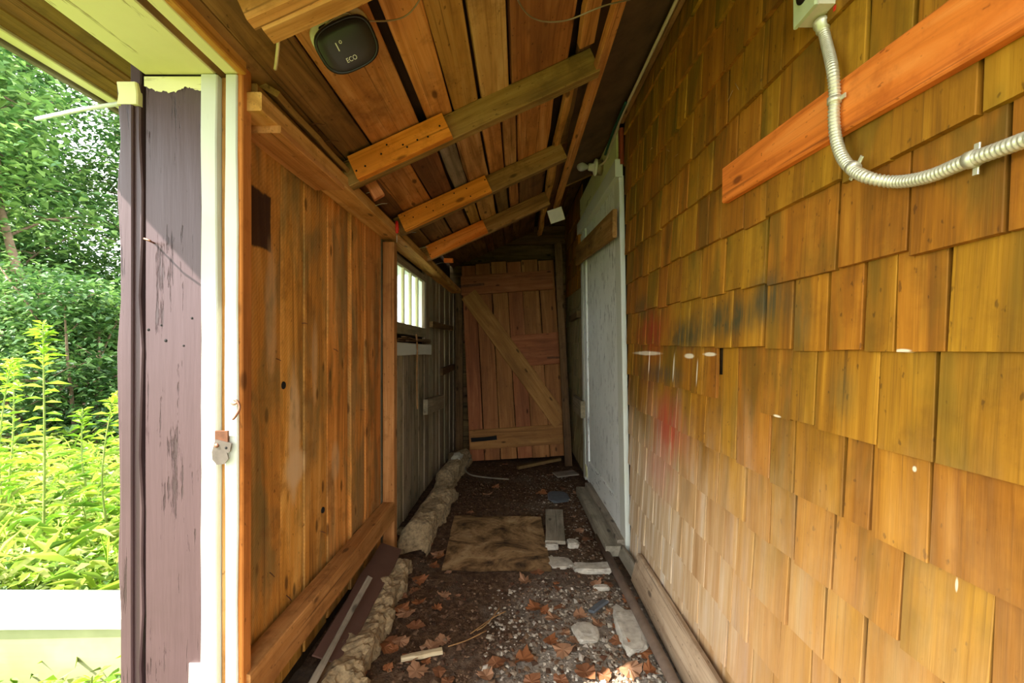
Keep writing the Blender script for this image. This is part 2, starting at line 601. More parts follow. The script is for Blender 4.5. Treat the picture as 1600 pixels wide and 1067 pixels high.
M['leaf_brown'] = leaf_mat('dead_leaf_brown', [(112, 72, 46), (134, 88, 58)], 0.15)
M['leaf_orange'] = leaf_mat('dead_leaf_orange', [(128, 78, 44), (148, 94, 58)], 0.15)
M['leaf_pale'] = leaf_mat('dead_leaf_pale', [(164, 124, 92), (140, 100, 72)], 0.15)
M['foliage'] = leaf_mat('tree_leaf', [(58, 94, 42), (92, 128, 60), (130, 160, 84), (70, 108, 62)], 0.35)
M['foliage_dark'] = leaf_mat('dark_tree_leaf', [(42, 72, 34), (62, 96, 44), (92, 122, 60)], 0.3)  # deeper green leaf mix for the darker trees and shrubs
M['weed'] = leaf_mat('weed_leaf', [(110, 156, 36), (150, 184, 50), (176, 200, 72), (90, 140, 40)], 0.4)
M['grass'] = leaf_mat('meadow_leaf', [(70, 110, 24), (130, 164, 44), (180, 198, 84), (84, 122, 30), (196, 200, 116), (60, 96, 24)], 0.35)
M['stem'] = plain('green_stem', (124, 140, 64), 0.7, var=0.2)

# dirt floor
k = NT('dirt')
geo = k.n('ShaderNodeNewGeometry')
pos = geo.outputs['Position']
n1 = k.noise(pos, 2.2, 6, 0.65)
n2 = k.noise(pos, 30, 6, 0.7)
n3 = k.noise(pos, 120, 3, 0.6)
col = k.ramp(n2, [(0.28, srgb((44, 32, 22))), (0.5, srgb((84, 62, 44))), (0.72, srgb((120, 94, 70)))])
col = k.mix(k.math('MULTIPLY', k.step(n1, 0.48, 0.66), 0.55), col, srgb((104, 92, 78)))
col = k.mix(k.math('MULTIPLY', k.step(n3, 0.68, 0.76), 0.4), col, srgb((176, 160, 134)))
sp = k.n('ShaderNodeSeparateXYZ')
k.l(pos, sp.inputs[0])
gx = k.step(k.math('ADD', sp.outputs[0], k.math('MULTIPLY', n1, 0.9)), 0.25, 0.62)
gy = k.step(k.math('ADD', sp.outputs[1], k.math('MULTIPLY', n1, 0.8)), 3.1, 2.2)
col = k.mix(k.math('MULTIPLY', k.math('MULTIPLY', gx, gy), 0.75), col,
            k.ramp(n2, [(0.3, srgb((104, 94, 82))), (0.7, srgb((184, 174, 158)))]))
k.bump(k.math('ADD', n2, k.math('MULTIPLY', n3, 0.4)), 0.9, 0.012)
M['dirt'] = k.finish(col, 0.95, 0.15)

k = NT('ground_soil')
geo = k.n('ShaderNodeNewGeometry')
n1 = k.noise(geo.outputs['Position'], 3, 6, 0.65)
M['soil'] = k.finish(k.ramp(n1, [(0.3, srgb((52, 62, 24))), (0.6, srgb((96, 110, 44)))]), 0.95, 0.1)

# frosted, dirty window glass
k = NT('dusty_glass')
v, rnd = local_coords(k)
dst = k.noise(k.mapping(v, (3, 12, 12)), 1.0, 4, 0.6)
tr = k.n('ShaderNodeBsdfTranslucent')
k.l(k.ramp(dst, [(0.3, srgb((214, 226, 226))), (0.7, srgb((246, 248, 236)))]), tr.inputs['Color'])
tp = k.n('ShaderNodeBsdfTransparent')
gl = k.n('ShaderNodeBsdfGlossy')
gl.inputs['Roughness'].default_value = 0.08
m1 = k.n('ShaderNodeMixShader'); m1.inputs[0].default_value = 0.45
k.l(tp.outputs[0], m1.inputs[1]); k.l(tr.outputs[0], m1.inputs[2])
m2 = k.n('ShaderNodeMixShader'); m2.inputs[0].default_value = 0.06
k.l(m1.outputs[0], m2.inputs[1]); k.l(gl.outputs[0], m2.inputs[2])
k.l(m2.outputs[0], k.out.inputs['Surface'])
M['glass'] = k.m

k = NT('bulb_glass')
k.b.inputs['Base Color'].default_value = (0.86, 0.86, 0.8, 1)
k.b.inputs['Roughness'].default_value = 0.12
k.b.inputs['Transmission Weight'].default_value = 0.55
M['bulb'] = k.m
k = NT('black_gloss')
k.b.inputs['Base Color'].default_value = srgb((40, 35, 33))
k.b.inputs['Roughness'].default_value = 0.3
k.b.inputs['Specular IOR Level'].default_value = 0.3
M['gloss'] = k.m

UP = Vector((0, 0, 1))
XP = Vector((1, 0, 0))
YP = Vector((0, 1, 0))
Y_END = 5.34

# ------------------------------------------------------------------ floor and ground
nx, ny = 46, 130
x0, x1, y0, y1 = -0.95, 0.75, -0.9, 5.5
vs_, fs = [], []
for j in range(ny + 1):
    for i in range(nx + 1):
        x = x0 + (x1 - x0) * i / nx
        y = y0 + (y1 - y0) * j / ny
        z = 0.02 * noise.noise(Vector((x * 2.1, y * 2.1, 0))) + 0.011 * noise.noise(Vector((x * 9, y * 9, 3))) \
            + 0.006 * noise.noise(Vector((x * 25, y * 25, 8)))
        if x < -0.6:
            z += 0.10 * (-0.6 - x)
        vs_.append(P(x, y, -1.205 + z))
for j in range(ny):
    for i in range(nx):
        a = j * (nx + 1) + i
        fs.append((a, a + 1, a + nx + 2, a + nx + 1))
structure(mesh_obj('floor', vs_, fs, M['dirt'], None, True), 'bare dark dirt floor of the passage littered with rubble')


def floor_z(x, y):
    z = 0.02 * noise.noise(Vector((x * 2.1, y * 2.1, 0))) + 0.011 * noise.noise(Vector((x * 9, y * 9, 3))) \
        + 0.006 * noise.noise(Vector((x * 25, y * 25, 8)))
    if x < -0.6:
        z += 0.10 * (-0.6 - x)
    return -1.205 + z


structure(mesh_obj('ground', [P(-60, -40, -1.26), P(60, -40, -1.26), P(60, 60, -1.26), P(-60, 60, -1.26)],
                   [(0, 1, 2, 3)], M['soil']), 'overgrown soil outside the shed')

# ------------------------------------------------------------------ roof (ceiling)
SL = 0.46
RN = Vector((SL, 0, -1)).normalized()          # roof normal, pointing down into the passage
RU = Vector((1, 0, SL)).normalized()


def zb(x):
    return 1.079 + SL * x                       # underside of the roof boards


ceil = structure(empty('ceiling', P(0, 2, 1.1)), 'sloping roof of old boards on rough rafters')
# solid deck above everything
a, b = -0.79, 0.85
board('roof_deck', P((a + b) / 2, -0.4, zb((a + b) / 2) + 0.075), P((a + b) / 2, 3.52, zb((a + b) / 2) + 0.075),
      RN, (b - a) / RU.x, 0.04, M['sheath'], ceil, 1)


def roof_board(xa, xb, ya, yb, mat, dz=0.0, jit=0.004):
    xm = (xa + xb) / 2
    board('roof_board', P(xm, ya, zb(xm) + 0.013 + dz), P(xm, yb, zb(xm) + 0.013 + dz), RN,
          (xb - xa) / RU.x - 0.006, 0.024, mat, ceil, 3, jit)


for xa, xb, m, dz in ((-0.80, -0.70, 'roof_dark', 0.012), (-0.70, -0.59, 'roof_dark', 0.006), (-0.585, -0.395, 'roof', 0),
                      (-0.375, -0.27, 'roof', 0.004), (-0.27, -0.165, 'roof', 0.0), (-0.158, -0.045, 'roof_pale', -0.004),
                      (-0.04, 0.19, 'roof', 0.002), (0.225, 0.285, 'roof_dark', 0.004)):
    roof_board(xa, xb, -0.38, 1.86, M[m], dz)
for xa, xb, m, dz in ((-0.80, -0.66, 'roof_dark', 0.01), (-0.66, -0.50, 'roof', 0.004), (-0.50, -0.38, 'roof_dark', 0),
                      (-0.375, -0.30, 'grey_plank', 0.003), (-0.296, -0.18, 'roof_pale', 0), (-0.176, -0.09, 'roof', 0.002),
                      (-0.086, -0.02, 'roof_pale', 0.004), (-0.016, 0.155, 'roof', 0), (0.20, 0.27, 'roof_dark', 0.006)):
    roof_board(xa, xb, 1.862, 2.62 + random.uniform(-0.02, 0.02), M[m], dz)
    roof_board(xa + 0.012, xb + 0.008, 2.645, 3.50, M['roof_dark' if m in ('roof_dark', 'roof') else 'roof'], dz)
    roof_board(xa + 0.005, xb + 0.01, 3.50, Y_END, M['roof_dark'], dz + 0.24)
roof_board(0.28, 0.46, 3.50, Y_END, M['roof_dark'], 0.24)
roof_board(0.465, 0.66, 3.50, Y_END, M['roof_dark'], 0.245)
board('roof_deck', P((a + b) / 2, 3.45, zb((a + b) / 2) + 0.315), P((a + b) / 2, 5.5, zb((a + b) / 2) + 0.315),
      RN, (b - a) / RU.x, 0.04, M['sheath'], ceil, 1)
xm = -0.2
board('step_board', P(-0.85, 3.50, zb(-0.85) + 0.16), P(0.66, 3.50, zb(0.66) + 0.16), RN, 0.03, 0.26, M['roof_dark'], ceil, 3, 0.003)
# bark-edged slab and tar paper next to the house
xm = 0.47
board('tar_paper', P(xm, -0.38, zb(xm) + 0.03), P(xm, 3.5, zb(xm) + 0.03), RN, 0.43, 0.012, M['tar'], ceil, 6, 0.004)
xm = 0.335
board('lath', P(xm + 0.015, 0.02, zb(xm) - 0.085), P(xm - 0.045, 3.6, zb(xm) - 0.10), RN, 0.040, 0.030, M['roof'], ceil, 8, 0.005)
xm = 0.25
board('bark_strip', P(xm - 0.01, 0.05, zb(xm) - 0.012), P(xm, 1.74, zb(xm) - 0.012), RN, 0.055, 0.03, M['roof'], ceil, 9, 0.012)
board('bark_strip', P(xm - 0.03, 1.92, zb(xm) - 0.016), P(xm - 0.05, 4.6, zb(xm) - 0.016), RN, 0.04, 0.03, M['roof'], ceil, 9, 0.012)

RAF = []
for i, (y, xa, xb) in enumerate(((0.28, -0.72, 0.34), (1.03, -0.585, 0.34), (1.84, -0.70, 0.30), (2.60, -0.70, 0.25), (3.35, -0.70, 0.20), (4.15, -0.7, 0.2))):
    c = -0.055 + (0.24 if y > 3.5 else 0)
    r = board('rafter', P(xa, y, zb(xa) + c), P(xb, y, zb(xb) + c), RN, 0.05, 0.10, M['rafter' if i != 1 else 'beam'], ceil, 5, 0.004)
    RAF.append(r)
# bright scabs nailed to the side of the rafters
for (y, xa, xb, mt) in ((1.035, -0.60, -0.12, 'beam'), (1.84, -0.655, -0.285, 'new'), (2.60, -0.66, -0.175, 'new'), (3.35, -0.66, -0.25, 'new')):
    s = board('rafter_scab', P(xa, y - 0.045, zb(xa) - 0.062), P(xb, y - 0.045, zb(xb) - 0.062), RN, 0.038, 0.098 if y > 1.5 else 0.075, M[mt], ceil, 2, 0.001)
    for q in range(9):
        t_ = (q + 0.5 + random.uniform(-0.35, 0.35)) / 9
        xx = xa + (xb - xa) * t_
        d_ = random.uniform(-0.032, 0.032)
        adopt(lathe('nail_head', P(xx, y - 0.0635, zb(xx) - 0.062 + d_), (0, -1, 0), [(0, 0.0042), (0.0012, 0.0038)], M['hole'], None, 7), s)
board('rafter_scab', P(-0.60, 3.62, zb(-0.6) - 0.085), P(-0.53, 3.62, zb(-0.6) - 0.085), UP, 0.05, 0.03, M['new'], ceil, 1)

# ------------------------------------------------------------------ left plank wall
wl = structure(empty('wall_left', P(-0.8, 2.6, -1.2)), 'vertical plank wall with post, plate and girt')
edges = [1.235, 1.325, 1.525, 1.69, 1.896, 2.13, 2.32, 2.585]
for a, b in zip(edges[:-1], edges[1:]):
    ym = (a + b) / 2
    off = random.uniform(-0.007, 0.006)
    board('wall_plank', P(XL(ym) - 0.012 + off, ym, -1.12), P(XL(ym) - 0.012 + off, ym, 0.70), XP, b - a - 0.012, 0.024, M['plank'], wl, 4, 0.003)
# lower planks under the window and beyond, weathered grey
yy = 2.62
while yy < Y_END - 0.02:
    wd = random.uniform(0.11, 0.19)
    b = min(yy + wd, Y_END)
    ym = (yy + b) / 2
    off = random.uniform(-0.006, 0.004)
    under = 2.86 < ym < 3.78
    top = 0.03 if under else 0.70
    board('wall_plank', P(XL(ym) - 0.014 + off, ym, -1.15), P(XL(ym) - 0.014 + off, ym, top), XP, b - yy - 0.005, 0.022, M['grey_plank'], wl, 4, 0.004)
    yy = b
# sheathing behind, with the window hole left free
WY0, WY1, WZ0, WZ1 = 2.88, 3.76, 0.13, 0.60
for lo, hi in (((-0.845, 1.22, -1.25), (-0.823, WY0, 0.80)), ((-0.845, WY1, -1.25), (-0.823, 5.5, 0.80)),
               ((-0.845, WY0, -1.25), (-0.823, WY1, WZ0)), ((-0.845, WY0, WZ1), (-0.823, WY1, 0.80))):
    box('sheathing', P(*lo), P(*hi), M['sheath'], wl)
box('sheathing', P(-0.845, 3.4, 0.78), P(-0.823, 5.5, 1.05), M['sheath'], wl)
# post, top plate, scab under the plate, bark slab above, girt
XP_IN = -0.717
post = board('post', P(-0.75, 2.63, -1.17), P(-0.75, 2.63, 0.62), XP, 0.062, 0.066, M['girt'], wl, 5, 0.002)
plate = board('plate', P(-0.748, 1.22, 0.668), P(-0.72, 5.1, 0.668), UP, 0.115, 0.05, M['beam'], wl, 6, 0.002)
board('plate_scab', P(-0.742, 1.30, 0.632), P(-0.738, 1.76, 0.632), UP, 0.118, 0.022, M['beam'], wl, 3, 0.003)
board('upper_plate', P(-0.765, 1.25, 0.712), P(-0.74, 5.1, 0.712), UP, 0.09, 0.038, M['rafter'], wl, 8, 0.006)
board('bark_slab', P(-0.715, 1.30, 0.745), P(-0.715, 1.86, 0.735), Vector((0.6, 0, 1)), 0.07, 0.018, M['rafter'], wl, 7, 0.010)
girt = board('girt', P(-0.752, 1.22, -0.918), P(-0.749, 2.598, -0.916), UP, 0.068, 0.105, M['girt'], wl, 8, 0.003)
board('brace', P(-0.735, 3.55, -0.44), P(-0.725, 4.25, -0.47), XP, 0.12, 0.035, M['grey_plank'], wl, 3, 0.003)
board('brace', P(-0.74, 3.80, 0.22), P(-0.73, 4.9, 0.24), XP, 0.05, 0.03, M['dark_wood'], wl, 3, 0.003)
board('brace', P(-0.74, 4.3, -0.20), P(-0.73, 5.0, -0.18), XP, 0.07, 0.03, M['dark_wood'], wl, 3, 0.003)

board('wedge_block', P(-0.66, 1.93, 0.755), P(-0.60, 1.95, 0.66), Vector((0.3, -1, 0)), 0.05, 0.035, M['beam'], wl, 2, 0.004)
# knot holes and nails of the near planks
def nail(p, d, ln, par=None, mat='rust', r=0.0016, name='nail'):
    v, f = tube_data([p, p + d.normalized() * ln * 0.6, p + d.normalized() * ln + Vector((0, 0, -0.1 * ln))], [r, r, r * 0.6], 6)
    return mesh_obj(name, v, f, M[mat], par)


for (px, py) in ((431, 560), (421, 893), (448, 930), (520, 545), (500, 830), (472, 505), (560, 640)):
    p = W(px, py, -0.80)
    nail(Vector((XL(p.y), p.y, p.z)), Vector((1, -0.5, random.uniform(-0.4, 0.2))), 0.03, wl)
for (px, py, r) in ((445, 602, 0.014), (505, 797, 0.013)):
    p = W(px, py, -0.797)
    lathe('knot', Vector((XL(p.y) - 0.002, p.y, p.z)), (1, 0, 0), [(0, r), (0.0045, r * 0.9), (0.0055, r * 0.4)], M['hole'], wl, 10)
for y in (2.05, 2.15, 2.75, 3.1, 3.45, 3.75):
    nail(P(-0.69, y, 0.70 + random.uniform(-0.02, 0.02)), Vector((1, -0.15, 0.25)), 0.07, wl, 'zinc', 0.0018)
for y in (1.5, 1.62, 1.8):
    nail(P(-0.70, y, 0.745), Vector((1, -0.1, 0.05)), 0.06, wl, 'rust', 0.0018)

# window
win = structure(empty('window_1', P(-0.80, 3.3, 0.15)), 'small four-light window with dusty bright glass')
xw = -0.79
for nm, y0_, y1_, z0_, z1_ in (('window_frame', 2.86, 3.78, 0.565, 0.62), ('window_frame', 2.86, 3.78, 0.11, 0.185),
                               ('window_frame', 2.86, 2.90, 0.185, 0.565), ('window_frame', 3.73, 3.78, 0.185, 0.565)):
    m_ = M['white'] if z0_ > 0.15 and z1_ < 0.6 else M['grey_plank']
    box(nm, P(xw - 0.03, y0_, z0_), P(xw + 0.012, y1_, z1_), m_, win)
ml = [2.90, 3.10, 3.31, 3.52, 3.73]
for y in ml[1:-1]:
    box('mullion', P(xw - 0.022, y - 0.012, 0.185), P(xw + 0.004, y + 0.012, 0.565), M['cream'], win, 0.002)
for a, b in zip(ml[:-1], ml[1:]):
    box('pane', P(xw - 0.014, a + 0.006, 0.187), P(xw - 0.010, b - 0.006, 0.563), M['glass'], win, 0.0008)
board('window_apron', P(-0.772, 2.70, 0.012), P(-0.755, 3.83, 0.012), XP, 0.085, 0.024, M['white'], win, 4, 0.003)
for i in range(4):
    board('splintered_sill', P(-0.775 + 0.008 * i, 2.86 + 0.05 * i, 0.066 + 0.013 * (i % 3)), P(-0.765 + 0.004 * i, 3.82 - 0.03 * i, 0.064 + 0.012 * ((i + 1) % 3)),
          UP, 0.035, 0.008, M['dark_wood'], win, 7, 0.006)
cobweb = spline([P(-0.745, 3.28, 0.12), P(-0.74, 3.29, 0.0), P(-0.742, 3.28, -0.2), P(-0.735, 3.27, -0.42)], 6)
tag(tube('hanging_cord', cobweb, [0.004 + 0.003 * abs(math.sin(i * 2.1)) for i in range(len(cobweb))], M['straw']),
    'frayed straw-coloured cord hanging below the small window', 'cord')

# red-handled screwdriver-like tool stuck behind the plate
t = tag(empty('screwdriver', P(-0.685, 2.52, 0.60)), 'small red-handled tool hanging on the plate above the post', 'tool')
lathe('handle', P(-0.675, 2.50, 0.645), (0, 0, 1), [(0, 0.006), (0.01, 0.011), (0.05, 0.010), (0.068, 0.006)], M['red'], t, 10)
lathe('shaft', P(-0.675, 2.50, 0.595), (0, 0, 1), [(0, 0.002), (0.052, 0.002)], M['zinc'], t, 6)

# ------------------------------------------------------------------ end wall
we = structure(empty('wall_back', P(0, Y_END, -1.2)), 'dim end wall of horizontal boards')
box('sheathing', P(-0.86, Y_END + 0.03, -1.25), P(0.75, Y_END + 0.06, 1.75), M['sheath'], we)
z = -1.19
while z < 1.45:
    hgt = random.uniform(0.15, 0.24)
    board('wall_board', P(-0.82, Y_END + 0.012 + random.uniform(-0.004, 0.004), z + hgt / 2), P(0.62, Y_END + 0.012, z + hgt / 2 + 0.02), YP, hgt - 0.006, 0.022,
          M['dark_wood'], we, 4, 0.003)
    z += hgt
board('corner_stud', P(-0.70, 5.28, -1.18), P(-0.70, 5.28, 0.66), YP, 0.08, 0.05, M['dark_wood'], we, 3, 0.003)
o = board('leaning_stud', P(0.505, 4.72, -1.19), P(0.405, 4.84, 1.14), YP, 0.075, 0.05, M['dark_wood'], None, 4, 0.003)
tag(o, 'dark upright stud standing beside the leaning plank door', 'stud')

# plank door leaning against the end wall
dr = tag(empty('plank_door', P(0, 4.95, -1.16)), 'old ledged and braced plank door leaning against the dim end wall', 'door')
Pb = P(-0.015, 4.93, -1.165)
door_up = Vector((-0.058, 0.115, 1)).normalized()
door_right = Vector((1, 0.0, 0.02))
door_right = (door_right - door_up * door_right.dot(door_up)).normalized()
door_n = door_right.cross(door_up)              # towards the end wall
if door_n.y > 0:
    door_n = -door_n                            # towards the passage


def D(u, w, d=0.0):
    return Pb + door_right * u + door_up * w + door_n * d


DW, DH = 1.05, 2.2
ws = [0.16, 0.175, 0.18, 0.165, 0.19, 0.18]
u = -DW / 2
for i, w in enumerate(ws):
    w = w * DW / sum(ws)
    board('door_plank', D(u + w / 2, 0.0), D(u + w / 2, DH - [0.03, 0.012, 0.0, 0.016, 0.0, 0.02][i]), door_n, w - 0.007, 0.024, M['door_wood'], dr, 3, 0.003)
    u += w
for (w0, w1, ua, ub) in ((1.83, 2.05, -0.535, 0.50), (0.99, 1.34, 0.0, 0.525), (0.12, 0.33, -0.51, 0.525)):
    board('ledge', D(ua, (w0 + w1) / 2, 0.025), D(ub, (w0 + w1) / 2 + 0.01, 0.025), door_n, w1 - w0, 0.026, M['door_wood'], dr, 3, 0.003)
board('brace', D(-0.455, 1.83, 0.044), D(0.485, 0.36, 0.044), door_n, 0.19, 0.018, M['door_wood'], dr, 3, 0.003)
hg = board('hinge', D(-0.53, 1.93, 0.043), D(-0.27, 1.94, 0.043), door_n, 0.03, 0.006, M['rust'], dr, 2, 0.001)
board('hinge', D(-0.50, 0.225, 0.043), D(-0.22, 0.235, 0.043), door_n, 0.045, 0.006, M['hole'], dr, 2, 0.004)
board('latch', D(0.38, 1.07, 0.045), D(0.53, 1.065, 0.045), door_n, 0.02, 0.012, M['rust'], dr, 2, 0.001)

# ------------------------------------------------------------------ right shingled wall
wr = structure(empty('wall_right', P(0.7, 1.4, -1.2)), 'house wall clad in amber cedar shingles with old paint marks')
# backing
board('sheathing', P(XR(-0.9, 0) + 0.022, -0.9, 0.12), P(XR(2.72, 0) + 0.022, 2.72, 0.12), Vector((1, 0.025, 0.015)), 2.75, 0.03, M['sheath'], wr, 1)


def course_z(kk, y):
    return -0.007 + 0.17 * kk + 0.023 * (y - 0.62)


def ypx(px, z=0.0):
    return 711.1 * (0.711 - 0.015 * (z + 1.2)) / ((px - 812) + 711.1 * 0.025)


JOINTS = {0: (1305, 1362, 1412, 1495), 1: (1206, 1321, 1435), -1: (1284, 1384, 1475), -2: (1213, 1250, 1328, 1375, 1465),
          -3: (1251, 1313, 1420), -4: (1240, 1298, 1360, 1482), 2: (1328, 1407)}


def shingle(parent, y0_, y1_, kk, mat, length=0.25, name='shingle', wall=XR):
    ym = (y0_ + y1_) / 2
    zb_ = course_z(kk, ym) + random.uniform(-0.005, 0.005)
    z1_ = zb_ + length
    z1_ = min(z1_, zb(0.62) - 0.02 + (0.2 if ym > 3.5 else 0))
    if z1_ - zb_ < 0.05 or zb_ < -1.17:
        if zb_ < -1.17 and z1_ > -1.1:
            zb_ = -1.17
        else:
            return
    # butt stands proud, head lies back
    p0 = P(wall(ym, zb_) - 0.012 + random.uniform(-0.003, 0.003), ym, zb_)
    p1 = P(wall(ym, z1_) + 0.002, ym, z1_)
    tilt = random.uniform(-0.004, 0.004)
    p1.y += tilt
    board(name, p0, p1, Vector((-1, -0.025, 0)), (y1_ - y0_) - random.choice((0.003, 0.004, 0.005, 0.009, 0.012)), 0.013, mat, parent, 1, 0.0015, 0.0015, 0.6)


rs = random.Random(21)
for kk in range(-7, 8):
    ys = []
    js = sorted(ypx(p, course_z(kk, 1.0)) for p in JOINTS.get(kk, ()))
    y = 0.30 if not js else js[0]
    if js:
        ys = [js[0] - 0.15 * q for q in range(1, 5) if js[0] - 0.15 * q > 0.16] + js
        ys = sorted(ys)
    else:
        ys = [0.17 + rs.uniform(0, 0.08)]
    while ys[-1] < 2.58:
        ys.append(ys[-1] + rs.choice((rs.uniform(0.08, 0.12), rs.uniform(0.11, 0.18))))
    ys[-1] = 2.60
    if ys[-1] - ys[-2] < 0.05:
        ys.pop(-2)
    for a, b in zip(ys[:-1], ys[1:]):
        if kk == -1 and 1.23 < (a + b) / 2 < 1.46:
            continue                            # a shingle is missing here
        ln = 0.40 if kk == -2 and 1.15 < (a + b) / 2 < 1.52 else 0.25
        shingle(wr, a, b, kk, M['shingle'], ln)

# beyond the house door
wf = structure(empty('wall_right_far', P(0.6, 4.6, -1.2)), 'greyed shingle wall between the white door and the end wall')
board('sheathing', P(XR(2.6, 0) + 0.03, 2.6, 0.22), P(XR(5.45, 0) + 0.03, 5.45, 0.22), Vector((1, 0.025, 0.015)), 2.95, 0.03, M['sheath'], wf, 1)
for kk in range(-7, 8):
    y = 4.12 + rs.uniform(0, 0.03)
    while y < 5.28:
        b = min(y + rs.uniform(0.09, 0.17), 5.31)
        if b - y > 0.03:
            shingle(wf, y, b, kk, M['shingle_far'] if kk < 3 else M['shingle'], 0.25)
        y = b

# short boards nailed to the far shingles
for (ya, yb, zz, wd) in ((4.15, 4.75, 0.33, 0.06), (4.0, 4.55, -0.52, 0.15)):
    o = board('nailed_board', P(XR(ya, zz) - 0.045, ya, zz), P(XR(yb, zz) - 0.035, yb, zz), XP, wd, 0.04, M['dark_wood' if wd < 0.1 else 'grey_plank'], None, 3, 0.003)
    tag(o, 'short board nailed across the grey shingles beyond the white door, ' + ('upper one' if zz > 0 else 'lower one at knee height'), 'board')

# ------------------------------------------------------------------ white house door
d1 = structure(empty('door_1', P(0.6, 3.4, -1.2)), 'flaking white house door with casing and boarded panel above')


def R(y, z, off=0.0):
    return P(XR(y, z) - off, y, z)


NR = Vector((-1, -0.025, -0.015))
board('casing', R(2.70, -1.2, 0.015), R(2.74, 1.03, 0.012), NR, 0.125, 0.030, M['white'], d1, 4, 0.002)
board('casing', R(4.07, -1.14, 0.015), R(4.07, 1.03, 0.012), NR, 0.10, 0.028, M['white'], d1, 4, 0.002)
board('stile', R(2.83, -1.12, 0.008), R(2.85, 1.06, 0.008), NR, 0.11, 0.034, M['flaky'], d1, 3, 0.001)
board('stile', R(3.94, -1.12, 0.008), R(3.94, 1.06, 0.008), NR, 0.12, 0.034, M['flaky'], d1, 3, 0.001)
board('door_panel', R(3.39, -1.12, -0.004), R(3.39, 1.06, -0.004), NR, 1.02, 0.03, M['flaky'], d1, 3, 0.001)
board('rail', R(2.89, -1.03, 0.007), R(3.89, -1.03, 0.007), NR, 0.18, 0.032, M['flaky'], d1, 2, 0.001)
board('head_casing', R(2.66, 1.07, 0.03), R(4.14, 1.10, 0.03), NR, 0.10, 0.045, M['white'], d1, 4, 0.002)
board('transom_panel', R(2.75, 1.24, 0.012), R(4.13, 1.25, 0.012), NR, 0.24, 0.02, M['cream'], d1, 3, 0.002)
board('end_strip', R(2.675, 1.09, 0.012), R(2.675, 1.30, 0.012), NR, 0.05, 0.022, M['brick_red'], d1, 1, 0.001)
board('hinge_plate', R(3.98, -1.10, 0.026), R(3.98, -1.00, 0.026), NR, 0.09, 0.008, M['cream'], d1, 1, 0.001)
board('sill', P(0.545, 2.62, -1.155), P(0.515, 3.75, -1.15), UP, 0.10, 0.06, M['grey_board'], d1, 4, 0.002)
board('sill_tread', P(0.60, 2.66, -1.13), P(0.575, 3.80, -1.125), UP, 0.055, 0.05, M['grey_board'], d1, 4, 0.002)
b = board('cross_board', R(2.66, 0.745, 0.060), R(4.15, 0.86, 0.055), NR, 0.165, 0.026, M['rafter'], None, 4, 0.003)
tag(b, 'dark plank nailed across the top of the white door', 'board')
board('packing_block', R(4.13, 0.80, 0.02), R(4.13, 1.06, 0.02), NR, 0.05, 0.05, M['stud'], d1, 1)

# lamp holder over the door
lampc = R(3.17, 1.275, 0.022)
lp = tag(empty('bulb_holder', lampc), 'bare light bulb in a white porcelain holder over the door', 'light')
ax = Vector((-1, -0.06, 0.02))
lathe('box_base', lampc, ax, [(0, 0.052), (0.038, 0.052), (0.040, 0.048)], M['wire'], lp, 18)
lathe('porcelain_socket', lampc + ax * 0.040, ax, [(0, 0.056), (0.010, 0.057), (0.016, 0.044), (0.022, 0.028), (0.052, 0.024), (0.056, 0.021)], M['porcelain'], lp, 18)
lathe('bulb', lampc + ax * 0.094, ax, [(0, 0.014), (0.012, 0.016), (0.026, 0.024), (0.042, 0.030), (0.056, 0.0305), (0.070, 0.025), (0.079, 0.014), (0.082, 0.002)], M['bulb'], lp, 18)
lathe('bulb_cap', lampc + ax * 0.088, ax, [(0, 0.0135), (0.012, 0.0135)], M['zinc'], lp, 14)

# pale cable along the top of the shingles
cpts = [P(XR(y, 1.3) - 0.035, y, 1.345 - 0.012 * (y - 0.5) + 0.006 * math.sin(y * 7)) for y in (0.2, 0.6, 1.0, 1.4, 1.8, 2.2, 2.6)]
cpts += [P(0.585, 2.85, 1.30), P(0.575, 3.0, 1.27), P(0.56, 3.10, 1.27), P(0.555, 3.16, 1.30)]
tag(tube('cable', spline(cpts, 8), 0.0075, M['cord'], None, 8), 'off-white electric cable running under the roof to the bulb holder', 'cable')
tag(tube('cable', spline([P(0.56, 2.4, 1.31), P(0.55, 2.65, 1.29), P(0.545, 2.9, 1.25)], 8), 0.008, M['green'], None, 8),
    'short dark green cable beside the bulb holder cable', 'cable')
o = board('top_trim', R(-0.8, 1.335, 0.018), R(2.62, 1.325, 0.018), NR, 0.035, 0.02, M['rafter'], wr, 6, 0.002)

# white card under the far rafters
o = board('card', P(0.22, 3.42, 1.00), P(0.325, 3.40, 1.03), Vector((0, -1, -0.6)), 0.10, 0.006, M['card'], None, 1, 0.001)
tag(o, 'small blank white card hanging under the roof near the end wall', 'card')

# ------------------------------------------------------------------ batten, box and conduit on the shingles
b = board('batten', R(0.38, 0.455, 0.022), R(1.39, 0.505, 0.022), NR, 0.105, 0.022, M['new'], None, 4, 0.002)
tag(b, 'orange wooden batten nailed level across the shingles behind the conduit', 'board')

